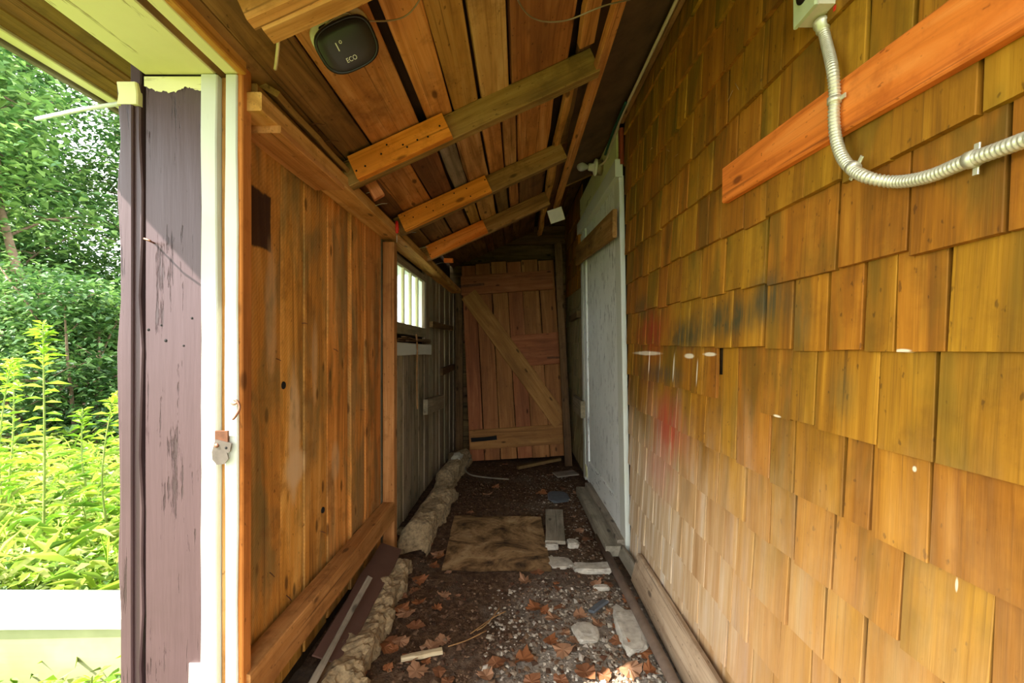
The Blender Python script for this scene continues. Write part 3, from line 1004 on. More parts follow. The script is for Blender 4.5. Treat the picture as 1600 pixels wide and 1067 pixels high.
jb = tag(empty('junction_box', P(0.64, 0.97, 0.70)), 'pale green metal outlet box on the shingles with conduit below', 'electrical box')
bx0, bx1, by0, by1, bz0, bz1 = 0.60, 0.672, 0.925, 1.00, 0.705, 0.83
box('box_body', P(bx0 + 0.008, by0 + 0.003, bz0 + 0.003), P(bx1, by1 - 0.003, bz1 - 0.003), M['boxside'], jb, 0.004)
cov = box('cover', P(bx0, by0, bz0), P(bx0 + 0.008, by1, bz1), M['boxpaint'], jb, 0.003)
cc = P(bx0, 0.963, 0.758)
adopt(lathe('socket_face', cc + Vector((0.001, 0, 0)), (-1, 0, 0), [(0, 0.022), (0.003, 0.022), (0.0035, 0.019)], M['black'], None, 20), cov)
lathe('screw', cc + Vector((-0.003, 0, 0.004)), (-1, 0, 0), [(0, 0.005), (0.002, 0.004)], M['zinc'], jb, 10)
board('slot', cc + Vector((-0.004, -0.008, -0.012)), cc + Vector((-0.004, 0.008, -0.008)), XP, 0.003, 0.002, M['zinc'], jb, 1)
lathe('red_bushing', P(0.652, 0.93, 0.704), (0, 0, -1), [(0, 0.010), (0.010, 0.010)], M['red'], jb, 12)

cx = 0.645
cpx = [(1283, 30), (1290, 62), (1300, 105), (1304, 145), (1303, 185), (1308, 225), (1323, 256), (1352, 276), (1398, 284), (1450, 276), (1510, 252), (1560, 234), (1640, 205), (1760, 170), (2100, 60), (2900, -180)]
cp = []
for i, (x, y) in enumerate(cpx):
    p = W(x, y, cx - (0.027 if 1 < i < 8 else 0.004))
    cp.append(p)
dense = spline(cp, 60)
acc = [0.0]
for a, b in zip(dense[:-1], dense[1:]):
    acc.append(acc[-1] + (b - a).length)
tot = acc[-1]
pitch = 0.0068
nr = int(tot / pitch * 4)
rp, rr = [], []
j = 0
for i in range(nr + 1):
    s = tot * i / nr
    while j < len(acc) - 2 and acc[j + 1] < s:
        j += 1
    t_ = (s - acc[j]) / max(1e-9, acc[j + 1] - acc[j])
    rp.append(dense[j].lerp(dense[j + 1], t_))
    rr.append(0.0098 * (1 + 0.13 * math.sin(2 * math.pi * s / pitch)))
cd = tag(empty('conduit', P(cx, 0.8, 0.4)), 'ribbed flexible steel conduit curving over the orange batten', 'conduit')
tube('hose', rp, rr, M['zinc'], cd, 12)
lathe('connector', cp[0] + Vector((0, 0, -0.006)), cp[1] - cp[0], [(0, 0.016), (0.008, 0.016), (0.010, 0.013), (0.024, 0.013)], M['zinc'], cd, 14)
for (i, s) in ((3, 0.3), (6, 0.35), (10, 0.2)):
    q = cp[i].lerp(cp[i + 1], s)
    d = (cp[i + 1] - cp[i]).normalized()
    st = lathe('strap', q - d * 0.006, d, [(0, 0.0125), (0.012, 0.0125)], M['zinc'], cd, 14)
    side = d.cross(Vector((-1, 0, 0))).normalized()
    for sg in (-1, 1):
        e = q + side * sg * 0.016 + Vector((0.006, 0, 0))
        adopt(board('strap_ear', e - side * 0.006, e + side * 0.006, XP, 0.009, 0.003, M['zinc'], None, 1, 0, 0.001), st)

# bits of straw caught on the shingles
for (px, py, a, l) in ((1152, 150, -0.7, 0.03), (1163, 135, 1.1, 0.03), (1052, 235, 0.6, 0.03), (1025, 233, 0.0, 0.03), (1065, 243, 0.05, 0.03)):
    y = ypx(px, 0.6)
    zz = (548 - py) * y / 711.1
    q = R(y, zz, 0.017)
    d = Vector((0, math.cos(a), math.sin(a)))
    o = tube('straw', [q - d * l / 2, q + d * l / 2 + Vector((-0.004, 0, 0))], 0.0012, M['straw'], None, 5)
    tag(o, 'tiny bit of dry straw caught on the shingles', 'straw', 'straw bits caught on the shingles')

# ------------------------------------------------------------------ doorway in the left wall
tr = structure(empty('trim_1', P(-0.9, 1.2, -1.2)), 'painted jamb and header of the open side doorway')
YJ = 1.20


def jamb(name, xa, xb, ya, mat, z0=-1.25, z1=0.726, th=0.05, jit=0.0, n=4):
    return board(name, P((xa + xb) / 2, ya + th / 2, z0), P((xa + xb) / 2, ya + th / 2, z1), YP, xb - xa, th, mat, tr, n, jit)


jamb('jamb_moulding', -1.055, -0.995, YJ - 0.004, M['purple'], -1.25, 0.70, 0.08, 0.007, 14)
jamb('jamb_moulding', -1.043, -1.012, YJ - 0.012, M['purple'], -1.25, 0.70, 0.02, 0.001, 4)
jamb('jamb_board', -0.988, -0.838, YJ, M['purple'], -1.25, 0.72, 0.05, 0.001)
jamb('jamb_stop', -0.838, -0.795, YJ - 0.006, M['white'], -1.02, 0.727, 0.05, 0.002, 10)
jamb('jamb_stop', -0.872, -0.828, YJ - 0.0062, M['white'], -1.25, -0.82, 0.05, 0.003, 2)
jamb('jamb_groove', -0.795, -0.775, YJ + 0.012, M['girt'], -1.25, 0.727, 0.05)
jamb('jamb_strip', -0.776, -0.742, YJ - 0.004, M['white'], -1.25, 0.727, 0.04, 0.002, 10)
rp_ = random.Random(4)
lo_, n_ = [], 46
for i in range(n_ + 1):
    x = -0.989 + 0.153 * i / n_
    lo_.append((x, 0.690 + 0.022 * noise.noise(Vector((x * 22, 1.7, 0))) + rp_.uniform(-0.003, 0.003)))
vv = [P(x, YJ - 0.0018, z_) for x, z_ in lo_] + [P(x, YJ - 0.0018, 0.722) for x, z_ in lo_]
mesh_obj('paint_band', vv, [(i, i + 1, n_ + 2 + i, n_ + 1 + i) for i in range(n_)], M['cream'], tr)
jamb('paint_band', -1.052, -0.998, YJ - 0.0135, M['cream'], 0.64, 0.705, 0.02, 0.004, 2)
board('inner_casing', P(-0.742, 1.222, -1.2), P(-0.742, 1.222, 0.80), XP, 0.040, 0.022, M['stud'], tr, 4, 0.002)
# wall end outside the jamb
board('outer_casing', P(-1.03, 1.29, -1.25), P(-1.03, 1.29, 0.80), XP, 0.14, 0.03, M['purple'], tr, 3)
# header
for nm, xa, xb, z0_, z1_, m_ in (('header_board', -0.99, -0.80, 0.728, 0.80, 'cream'), ('header_groove', -0.80, -0.778, 0.74, 0.80, 'stud'),
                                 ('header_strip', -0.778, -0.742, 0.730, 0.78, 'cream'), ('header_casing', -0.742, -0.72, 0.728, 0.84, 'stud')):
    board(nm, P((xa + xb) / 2, -0.35, (z0_ + z1_) / 2), P((xa + xb) / 2, 1.2005, (z0_ + z1_) / 2), UP, xb - xa, z1_ - z0_, M[m_], tr, 8, 0.0015)
board('header_fill', P(-0.9, -0.35, 0.86), P(-0.9, 5.2, 0.86), XP, 0.16, 0.20, M['sheath'], tr, 1)
# near jamb of the same doorway, behind the viewer
board('near_jamb', P(-0.88, -0.38, -1.25), P(-0.88, -0.38, 0.73), YP, 0.25, 0.06, M['purple'], tr, 2)

# eave outside
ev = structure(empty('trim_2', P(-1.2, 1.0, 0.86)), 'brown boarded eave with a cream fascia outside the doorway')
for i in range(5):
    xa = -1.385 + 0.075 * i
    board('soffit_board', P(xa + 0.037, -0.35, 0.875), P(xa + 0.037, 5.2, 0.875), UP, 0.073, 0.02, M['soffit'], ev, 2, 0.001)
board('fascia_edge', P(-1.40, -0.35, 0.872), P(-1.40, 5.2, 0.872), UP, 0.04, 0.035, M['cream'], ev, 2)
board('drip_board', P(-1.432, -0.35, 0.868), P(-1.432, 5.2, 0.868), XP, 0.045, 0.022, M['grey_board'], ev, 2)
board('eave_roof', P(-1.20, -0.37, 0.925), P(-1.20, 5.25, 0.925), UP, 0.50, 0.03, M['sheath'], ev, 1)
o = tube('pole', [P(-1.72, 1.62, 0.825), P(-1.40, 1.46, 0.775), P(-1.05, 1.30, 0.72)], 0.0065, M['white'], None, 8)
o = None

# bent nails, hook and hasp
h = tag(empty('hook', P(-0.742, 1.19, -0.14)), 'bent rusty wire hook on the white door strip', 'hook')
q = P(-0.758, 1.19, -0.138)
tube('hook_wire', spline([q + Vector((0, 0.006, 0)), q + Vector((0.018, -0.012, 0)), q + Vector((0.034, -0.02, 0.006)), q + Vector((0.026, -0.024, 0.012)), q + Vector((0.036, -0.026, 0.008)),
                          q + Vector((0.042, -0.026, -0.008)), q + Vector((0.030, -0.024, -0.030)), q + Vector((0.022, -0.022, -0.038))], 5), 0.003, M['copper'], h, 8)
hs_ = tag(empty('hasp', P(-0.775, 1.19, -0.27)), 'worn metal hasp plate with a brass screw on the door strip', 'hasp')
hv = [(-0.022, 0.028), (0.020, 0.018), (0.016, -0.004), (0.008, -0.006), (0.012, -0.022), (0.002, -0.036), (-0.018, -0.038), (-0.030, -0.024), (-0.031, -0.004)]
c0 = P(-0.768, 1.184, -0.258)
vv = [c0 + Vector((a, -0.003, b)) for a, b in hv] + [c0 + Vector((a, 0.0, b)) for a, b in hv]
n_ = len(hv)
ff = [tuple(range(n_)), tuple(reversed(range(n_, 2 * n_)))] + [(i, i + n_, (i + 1) % n_ + n_, (i + 1) % n_) for i in range(n_)]
mesh_obj('hasp_plate', vv, ff, M['metal'], hs_)
lathe('brass_screw', c0 + Vector((-0.018, -0.003, 0.012)), (0, -1, 0), [(0, 0.006), (0.003, 0.005)], M['copper'], hs_, 10)
lathe('screw_hole', c0 + Vector((0.006, -0.003, 0.006)), (0, -1, 0), [(0, 0.0035), (0.0006, 0.0033)], M['hole'], hs_, 10)
box('hasp_arm', c0 + Vector((-0.025, 0.0, 0.02)), c0 + Vector((0.008, 0.006, 0.05)), M['rust'], hs_, 0.001)
q = W(240, 380, -0.963)
q = P(-0.965, YJ, 0.284)
tag(tube('bent_nail', [q + Vector((0, 0.004, 0)), q + Vector((0.004, -0.035, 0.003)), q + Vector((0.028, -0.045, -0.005))], 0.0025, M['copper'], None, 6),
    'bent nail sticking out of the plum painted jamb', 'nail')
for (px, py, r) in ((232, 515, .004), (252, 508, .003), (259, 532, .0045), (287, 540, .003), (300, 497, .0035)):
    lathe('nail_hole', P((px - 812) * YJ / 711.1, YJ + 0.0005, (548 - py) * YJ / 711.1), (0, -1, 0), [(0, r), (0.0012, r * 0.9)], M['hole'], tr, 8)

# ------------------------------------------------------------------ device under the roof
dv = tag(empty('oval_lamp', P(-0.45, 1.2, 0.80)), 'black glossy rounded headlight hung by wires under the roof boards', 'headlight')
fx = RU.copy()
fn = (RN * 0.62 + Vector((0.12, -0.78, -0.1))).normalized()   # face normal, towards the viewer
fx = (fx - fn * fx.dot(fn)).normalized()
fy = fn.cross(fx)
fc = P(-0.452, 1.195, 0.802)


def superell(rx, ry, e, k_, n=40):
    out = []
    for i in range(n):
        a = 2 * math.pi * i / n
        c, s = math.cos(a), math.sin(a)
        out.append((rx * math.copysign(abs(c) ** (2 / e), c) * (1 + k_ * math.sin(a)), ry * math.copysign(abs(s) ** (2 / e), s)))
    return out


def loft(name, rings, mat, parent, cap0=True, cap1=True, up=0.0):
    vv, ff = [], []
    n = len(rings[0][0])
    for sh, d in rings:
        for a, b in sh:
            vv.append(fc + fx * a + fy * (b + up) + fn * d)
    for i in range(len(rings) - 1):
        for k_ in range(n):
            a0 = i * n + k_
            a1 = i * n + (k_ + 1) % n
            ff.append((a0, a1, a1 + n, a0 + n))
    if cap0:
        ff.append(tuple(reversed(range(n))))
    if cap1:
        ff.append(tuple((len(rings) - 1) * n + k_ for k_ in range(n)))
    return mesh_obj(name, vv, ff, mat, parent, True)


S = lambda s, d: (superell(0.079 * s, 0.057 * s, 3.0, 0.05), d)
loft('lens', [S(0.90, 0.012), S(0.86, 0.0145), S(0.6, 0.017), S(0.25, 0.018), S(0.02, 0.018)], M['gloss'], dv, False)
loft('rim', [S(0.97, -0.012), S(1.0, -0.004), S(1.0, 0.006), S(0.97, 0.012), S(0.92, 0.0135), S(0.89, 0.011)], M['black'], dv, True, False)
loft('housing', [S(0.75, -0.055), S(0.95, -0.05), S(1.02, -0.03), S(0.98, -0.013)], M['boxside'], dv, True, True, 0.014)
for (u_, w_) in ((-0.012, 0.050), (0.022, 0.054)):
    q = fc + fx * u_ + fy * w_
    tube('clip', [q - fn * 0.02, q + fn * 0.008], 0.0025, M['black'], dv, 6)
q = fc + fx * -0.035 + fy * 0.054 - fn * 0.02
box('bracket', q - Vector((0.01, 0.008, 0.01)), q + Vector((0.012, 0.008, 0.012)), M['black'], dv)


def text(name, body, size, u_, w_, par):
    cu = bpy.data.curves.new(name, 'FONT')
    cu.body = body
    cu.size = size
    cu.align_x = 'CENTER'
    cu.extrude = 0.0002
    tmp = bpy.data.objects.new('tmp', cu)
    me = bpy.data.meshes.new_from_object(tmp)
    bpy.data.objects.remove(tmp)
    me.name = name
    me.materials.clear()
    me.materials.append(M['card'])
    o = bpy.data.objects.new(name, me)
    m = Matrix(((fx.x, fy.x, fn.x), (fx.y, fy.y, fn.y), (fx.z, fy.z, fn.z)))
    o.rotation_euler = m.to_euler()
    o.location = fc + fx * u_ + fy * w_ + fn * 0.0182 - parent_offset(par)
    link(o, par)


text('lettering', '1\u00b0', 0.028, -0.020, -0.002, dv)
text('lettering', 'ECO', 0.015, -0.006, -0.032, dv)

# thin wires below the roof
w1 = [fc + fx * -0.03 + fy * 0.055, fc + fx * 0.03 + fy * 0.062 + fn * 0.004, fc + fx * 0.07 + fy * 0.03, P(-0.31, 1.22, 0.895), P(-0.24, 1.18, 0.94), P(-0.12, 1.05, 0.985)]
tag(tube('wire', spline(w1, 8), 0.0022, M['wire'], None, 6), 'thin wire running from the black headlight along the roof boards', 'wire')
w2 = [P(-0.10, 1.05, 1.0), P(-0.03, 1.16, 0.945), P(0.03, 1.30, 0.955), P(0.13, 1.36, 0.985), P(0.25, 1.36, 1.03), P(0.34, 1.40, 1.08)]
tag(tube('wire', spline(w2, 8), 0.0024, M['wire'], None, 6), 'sagging thin wire strung below the roof boards to the lath', 'wire')
w3 = [P(-0.58, 1.115, 0.76), P(-0.575, 1.13, 0.72), P(-0.60, 1.16, 0.675), P(-0.62, 1.18, 0.66)]
tag(tube('cable', spline([P(-0.60, 1.12, 0.80), P(-0.605, 1.14, 0.775), P(-0.63, 1.18, 0.755), P(-0.655, 1.22, 0.755)], 6), 0.0045, M['cord'], None, 6),
    'short pale cable end hanging from the nearest rafter', 'cable')

# ------------------------------------------------------------------ foundation and floor items
def rock(name, c, size, mat, parent=None, seed=0, sub=2, amp=0.25, flat=False, rotz=0.0):
    import bmesh
    bm = bmesh.new()
    bmesh.ops.create_icosphere(bm, subdivisions=sub, radius=1.0)
    off = Vector((seed * 3.7, seed * 1.3, seed * 7.1))
    for v in bm.verts:
        d = v.co.copy()
        e = Vector([math.copysign(abs(t_) ** 0.6, t_) for t_ in d])
        f = 1 + amp * noise.noise(d * 1.6 + off) + amp * 0.5 * noise.noise(d * 4 + off)
        v.co = Vector((e.x * size[0], e.y * size[1], e.z * size[2])) * f
    bmesh.ops.rotate(bm, verts=bm.verts, cent=(0, 0, 0), matrix=Matrix.Rotation(rotz, 3, 'Z'))
    me = bpy.data.meshes.new(name)
    bm.to_mesh(me)
    bm.free()
    me.materials.append(mat)
    o = bpy.data.objects.new(name, me)
    o.location = Vector(c) - (parent_offset(parent) if parent is not None else Vector((0, 0, 0)))
    return link(o, parent)


fd = structure(empty('foundation', P(-0.7, 2.6, -1.2)), 'crumbling concrete footing under the plank wall')


def footing(name, ya, yb, xc0, xc1, wd, ht, seed):
    n = 110
    m = 26
    vv, ff = [], []
    for i in range(n + 1):
        y = ya + (yb - ya) * i / n
        xc = xc0 + (xc1 - xc0) * i / n
        endf = min(1, 6 * min(i, n - i) / n + 0.35)
        for j in range(m + 1):
            a = math.pi * j / m
            ca, sa = math.cos(a), math.sin(a)
            x = xc - wd * math.copysign(abs(ca) ** 0.55, ca)
            z = -1.23 + (ht + 0.03) * abs(sa) ** 0.5 * endf
            q = Vector((x * 9, y * 9, z * 9 + seed))
            f = 0.036 * noise.noise(q) + 0.014 * noise.noise(q * 3) + 0.006 * noise.noise(q * 7) + 0.005 * noise.noise(q * 19)
            vv.append(P(x + f, y + 0.3 * f, z + f * 0.9))
    for i in range(n):
        for j in range(m):
            a = i * (m + 1) + j
            ff.append((a, a + m + 1, a + m + 2, a + 1))
    return mesh_obj(name, vv, ff, M['concrete'], fd)


footing('concrete_block', 1.15, 2.52, -0.60, -0.665, 0.075, 0.11, 3)
footing('concrete_block', 2.66, 3.72, -0.635, -0.60, 0.085, 0.15, 9)
footing('concrete_block', 3.85, 4.9, -0.66, -0.60, 0.08, 0.16, 15)
board('flashing', P(-0.675, 1.60, -1.085), P(-0.695, 2.46, -1.06), Vector((0.35, 0, 1)), 0.12, 0.006, M['flashing'], fd, 5, 0.006)
o = board('lath_strip', P(-0.66, 1.30, -1.075), P(-0.665, 2.02, -1.005), Vector((0.6, 0, 1)), 0.022, 0.006, M['grey_board'], None, 4, 0.002)
tag(o, 'thin pale lath leaning between the girt and the brown metal sheet', 'lath')
for i, (px, py, s) in enumerate(((627, 828, 0.03), (712, 700, 0.05), (700, 740, 0.05), (690, 765, 0.04), (708, 715, 0.06))):
    p = F(px, py, -1.16)
    o = rock('rubble', P(p.x, p.y, -1.19 + s * 0.6), (s, s * 1.2, s * 0.8), M['concrete'], None, i + 40, 2, 0.4)
    tag(o, 'lump of grey rubble beside the plank wall footing', 'rubble', 'rubble lumps by the footing')
o = rock('foil', P(-0.60, 4.35, -1.02), (0.05, 0.05, 0.04), M['zinc'], None, 77, 2, 0.7)
tag(o, 'crumpled scrap of shiny foil on the footing in the dark corner', 'foil')

# flat fibre sheet in the middle of the floor
v4 = [F(690, 891, -1.19), F(862, 893, -1.19), F(845, 808, -1.19), F(710, 806, -1.19)]
N_ = 14
vv, ff = [], []
for th in (0.004, 0.0):
    for j in range(N_ + 1):
        for i in range(N_ + 1):
            a = v4[0].lerp(v4[1], i / N_).lerp(v4[3].lerp(v4[2], i / N_), j / N_)
            edge = 0.006 * noise.noise(Vector((a.x * 6, a.y * 6, 2)))
            vv.append(Vector((a.x + edge, a.y + edge, max(floor_z(a.x, a.y) + H + 0.004, H - 1.2 + 0.004) + 0.004 + edge * 0.8 + th)))
K = (N_ + 1) ** 2
for j in range(N_):
    for i in range(N_):
        a = j * (N_ + 1) + i
        ff.append((a, a + 1, a + N_ + 2, a + N_ + 1))
        ff.append((K + a, K + a + N_ + 1, K + a + N_ + 2, K + a + 1))
tag(mesh_obj('fibre_sheet', vv, ff, M['sheet'], None, True), 'large stained brown fibreboard sheet lying flat on the dirt floor', 'sheet')

p0, p1 = F(868, 851, -1.185), F(866, 801, -1.185)
o = board('plank_offcut', p0 + Vector((0, 0, 0.015)), p1 + Vector((0, 0, 0.015)), UP, 0.125, 0.022, M['grey_board'], None, 3, 0.003)
tag(o, 'short grey plank offcut lying on the floor near the door sill', 'board')
o = tube('floor_rail', [F(934, 838, -1.175), F(990, 945, -1.17), F(1045, 1050, -1.165), P(0.55, 1.1, -1.165)], 0.022, M['pipe'], None, 8)
tag(o, 'long grey-brown pipe lying on the floor along the shingled wall', 'pipe')
p0 = P(0.605, 2.36, -1.12); p1 = P(0.62, 0.9, -1.115)
o = board('leaning_board', p0, p1, Vector((-1, 0, 0.25)), 0.15, 0.024, M['pale_board'], None, 4, 0.002)
tag(o, 'weathered board standing on edge against the foot of the shingles', 'board')
o = board('leaning_board', P(0.585, 2.62, -1.155), P(0.60, 2.3, -1.15), Vector((-1, 0, 0.3)), 0.07, 0.02, M['grey_board'], None, 2, 0.004)
tag(o, 'broken grey board end between the pipe and the white casing', 'board')
# far clutter
o = board('thin_board', F(868, 742, -1.17), F(900, 738, -1.16), UP, 0.16, 0.012, M['grey_board'], None, 2, 0.004)
tag(o, 'thin grey board lying in front of the leaning plank door', 'board')
c1 = [P(-0.52, 4.75, -1.12), P(-0.53, 4.45, -1.15), P(-0.46, 4.28, -1.165), P(-0.30, 4.22, -1.175), P(-0.10, 4.18, -1.18)]
o = tube('bent_wire', spline(c1, 6), 0.008, M['grey_board'], None, 6)
tag(o, 'bent pale strip lying at the corner of the plank door', 'strip')
o = board('dark_stick', P(-0.02, 4.52, -1.16), P(0.42, 4.75, -1.13), UP, 0.04, 0.03, M['dark_wood'], None, 3, 0.003)
tag(o, 'dark stick lying in front of the plank door', 'stick')
o = rock('slate_piece', F(872, 776, -1.185), (0.085, 0.14, 0.012), M['slate'], None, 5, 2, 0.15)
tag(o, 'flat dark slate on the floor behind the plank offcut', 'slate')
o = board('slate_strip', F(925, 955, -1.185), F(946, 938, -1.18), Vector((-0.3, 0, 1)), 0.035, 0.012, M['slate'], None, 2, 0.005)
tag(o, 'blue-grey strip of slate lying beside the concrete pieces', 'slate')

for i, (px, py, sx, sy, sz, lab) in enumerate(((928, 888, 0.115, 0.05, 0.018, 'flat rectangular piece of pale concrete nearest the pipe end'),
                                              (985, 985, 0.06, 0.15, 0.02, 'long broken piece of pale concrete along the pipe'),
                                              (915, 990, 0.05, 0.06, 0.016, 'roundish pale concrete piece with white crumbs'),
                                              (862, 853, 0.04, 0.035, 0.02, 'white stone at the end of the plank offcut'),
                                              (895, 850, 0.035, 0.045, 0.02, 'pale stone right beside the plank offcut'),
                                              (876, 880, 0.07, 0.06, 0.012, 'thin concrete slab piece at the corner of the fibre sheet'),
                                              (940, 918, 0.04, 0.02, 0.012, 'small white chip below the rectangular concrete piece'))):
    p = F(px, py, -1.19)
    o = rock('concrete_piece', P(p.x, p.y, -1.195 + sz * 0.4), (sx, sy, sz), M['stone'], None, i + 11, 3, 0.3)
    tag(o, lab, 'stone')
o = board('stick', F(625, 1035, -1.19) + Vector((0, 0, 0.012)), F(690, 1022, -1.19) + Vector((0, 0, 0.014)), UP, 0.026, 0.016, M['pale_board'], None, 4, 0.004)
tag(o, 'pale stick of wood lying on the dark dirt', 'stick')

# dead leaves, each one a thing
def leaf_mesh(name, kind, seed, mat):
    rn = random.Random(seed)
    if kind == 'maple':
        ang = [(-90, .30), (-60, .45), (-35, .55), (-20, .42), (0, .95), (14, .55), (30, .62), (45, .42), (62, .85), (76, .55), (90, 1.05),
               (104, .55), (118, .85), (135, .42), (150, .62), (166, .55), (180, .95), (200, .42), (215, .55), (240, .45)]
    else:
        ang = [(-90, 1.0), (-70, .62), (-55, .44), (-35, .46), (-20, .34), (0, .42), (20, .33), (40, .46), (60, .5), (75, .7), (90, 1.0),
               (105, .7), (120, .5), (140, .46), (160, .33), (180, .42), (200, .34), (215, .46), (235, .44), (250, .62)]
    vv = [(0, 0, 0.12)]
    cu = rn.uniform(0.3, 0.9)
    tw = rn.uniform(-0.5, 0.5)
    for a, r in ang:
        r = (0.45 + 0.62 * r) * rn.uniform(0.88, 1.1)
        x = r * math.cos(math.radians(a)); y = r * math.sin(math.radians(a))
        z = cu * (x * x) * 0.5 + tw * x * y * 0.6 + rn.uniform(-0.08, 0.12) + 0.08
        vv.append((x, y, max(0.0, z)))
    n = len(ang)
    ff = [(0, 1 + i, 1 + (i + 1) % n) for i in range(n)]
    b = len(vv)
    vv += [(-0.02, -0.3, 0.1), (0.02, -0.3, 0.1), (0.03 + tw * 0.2, -1.0, 0.02)]
    ff.append((b, b + 1, b + 2))
    me = bpy.data.meshes.new(('lobed_' if kind == 'maple' else 'narrow_') + name)
    me.from_pydata(vv, [], ff)
    me.materials.append(mat)
    me.update()
    return me


LM = []
for i in range(9):
    LM.append(leaf_mesh('dead_leaf', 'maple' if i % 3 else 'oak', 100 + i, M[('leaf_brown', 'leaf_orange', 'leaf_pale')[i % 3]]))
KIND = {'leaf_brown': 'brown', 'leaf_orange': 'orange-brown', 'leaf_pale': 'pale tan'}
spots = [(836, 945, 0.055), (820, 905, 0.06), (840, 895, 0.05), (818, 1028, 0.06), (905, 958, 0.05), (915, 1050, 0.07), (860, 1000, 0.06), (690, 1000, 0.05),
         (775, 1035, 0.055), (845, 770, 0.075), (762, 775, 0.05), (705, 785, 0.06), (668, 850, 0.05), (635, 955, 0.06), (650, 975, 0.05), (627, 950, 0.06),
         (716, 925, 0.02), (700, 930, 0.02), (655, 940, 0.05), (930, 912, 0.045), (950, 912, 0.045), (790, 748, 0.04), (860, 740, 0.05), (880, 760, 0.05), (774, 760, 0.05),
         (905, 825, 0.05), (918, 840, 0.05), (820, 832, 0.05), (935, 975, 0.04), (965, 1000, 0.05), (1000, 1015, 0.06), (985, 1045, 0.06), (945, 1055, 0.05),
         (600, 1010, 0.06), (650, 1050, 0.06), (700, 1060, 0.05), (560, 1055, 0.05), (880, 1015, 0.05), (975, 960, 0.045), (985, 935, 0.05), (1000, 965, 0.05),
         (735, 800, 0.04), (770, 820, 0.03), (895, 805, 0.04), (850, 725, 0.05), (790, 725, 0.05), (900, 770, 0.045), (680, 820, 0.05), (655, 905, 0.05), (625, 1000, 0.05),
         (1010, 990, 0.05), (960, 885, 0.045), (905, 885, 0.035), (872, 918, 0.035), (640, 1030, 0.05), (760, 1055, 0.05), (830, 1060, 0.05), (1015, 1050, 0.05)]
LAND = [(775, 850, 'on or beside the brown fibre sheet'), (868, 826, 'beside the grey plank offcut'), (928, 890, 'by the flat rectangular concrete piece'),
        (985, 975, 'by the long concrete piece along the pipe'), (915, 990, 'by the roundish concrete piece'), (655, 1028, 'by the pale stick'),
        (760, 968, 'near the thin dry stems'), (655, 810, 'at the foot of the far concrete footing'), (610, 930, 'at the foot of the near concrete footing'),
        (1010, 1040, 'next to the lower pipe'), (872, 776, 'around the dark slate'), (920, 830, 'next to the door sill'), (800, 730, 'before the plank door'),
        (940, 945, 'next to the blue-grey slate strip'), (820, 1050, 'on the open dirt between stick and gravel'), (740, 780, 'on the dirt behind the fibre sheet'),
        (835, 910, 'on the dirt just before the fibre sheet')]
rl = random.Random(5)
for _ in range(34):
    if rl.random() < 0.5:
        spots.append((rl.uniform(840, 1010), rl.uniform(900, 1062), rl.uniform(0.025, 0.05)))
    else:
        spots.append((rl.uniform(600, 700), rl.uniform(860, 1050), rl.uniform(0.03, 0.055)))
lgroups = {}
for i, (px, py, s) in enumerate(spots):
    p = F(px, py, -1.19)
    me = LM[(i * 4 + 1) % 9]
    o = bpy.data.objects.new('dead_leaf', me)
    s *= 0.9
    o.scale = (s * rl.uniform(0.8, 1.05),) * 2 + (s,)
    o.rotation_euler = (rl.uniform(-0.2, 0.2), rl.uniform(-0.2, 0.2), rl.uniform(0, 6.28))
    o.location = P(p.x, p.y, floor_z(p.x, p.y) + 0.004)
    link(o)
    kd = KIND[me.materials[0].name.replace('dead_', '').replace('leaf_', 'leaf_')] if me.materials[0].name.replace('dead_', '') in KIND else 'brown'
    lm = min(LAND, key=lambda q: (q[0] - px) ** 2 + (q[1] - py) ** 2)
    tag(o, '%s %s dead leaf %s' % (kd, 'lobed' if me.name.startswith('lobed') else 'narrow', lm[2]), 'leaf', 'dead leaves on the dirt floor')

# litter crumbs: too small to count
def litter(name, label, n, xr, yr, ypow, cols, seed, smax):
    rv = random.Random(seed)
    vv, ff = [], []
    for i in range(n):
        y = yr[0] + (yr[1] - yr[0]) * rv.random() ** ypow
        x = rv.uniform(*xr) if name == 'floor_litter' else xr[1] - (xr[1] - xr[0]) * rv.random() ** 1.4 * 1.15
        if -0.46 < x < 0.18 and 2.4 < y < 3.3:
            continue
        s = rv.uniform(0.002, smax) * (1 if rv.random() < 0.9 else 1.7)
        z = floor_z(x, y) + 0.002
        b = len(vv)
        a0 = rv.uniform(0, 6.28)
        for q in range(4):
            a = a0 + q * 1.57 + rv.uniform(-0.4, 0.4)
            vv.append(P(x + s * math.cos(a), y + s * math.sin(a) * 1.3, z + rv.uniform(0, s * 0.5)))
        vv.append(P(x, y, z + s * rv.uniform(0.4, 0.9)))
        ff += [(b, b + 1, b + 4), (b + 1, b + 2, b + 4), (b + 2, b + 3, b + 4), (b + 3, b, b + 4)]
    o = tag(mesh_obj(name, vv, ff, leaf_mat(name, cols, 0.0, rough=0.9)), label, 'litter')
    o['kind'] = 'stuff'


litter('floor_litter', 'dark crumbs of bark and rotted leaf scattered over the dirt floor', 6500, (-0.62, 0.56), (0.9, 4.8), 1.2,
       [(54, 40, 28), (92, 66, 46), (110, 84, 62), (74, 52, 36), (128, 104, 80), (84, 52, 32), (60, 46, 34)], 3, 0.011)
litter('gravel', 'pale grit and broken concrete crumbs beside the pipe', 3600, (-0.05, 0.56), (0.9, 2.3), 1.5,
       [(120, 104, 86), (150, 136, 116), (184, 174, 156), (104, 84, 66), (204, 196, 180)], 4, 0.010)
litter('gravel', 'thin pale grit near the door sill and plank offcut', 900, (0.1, 0.48), (2.2, 4.4), 1.0,
       [(96, 80, 62), (140, 126, 106), (172, 160, 142), (90, 70, 52)], 5, 0.009)

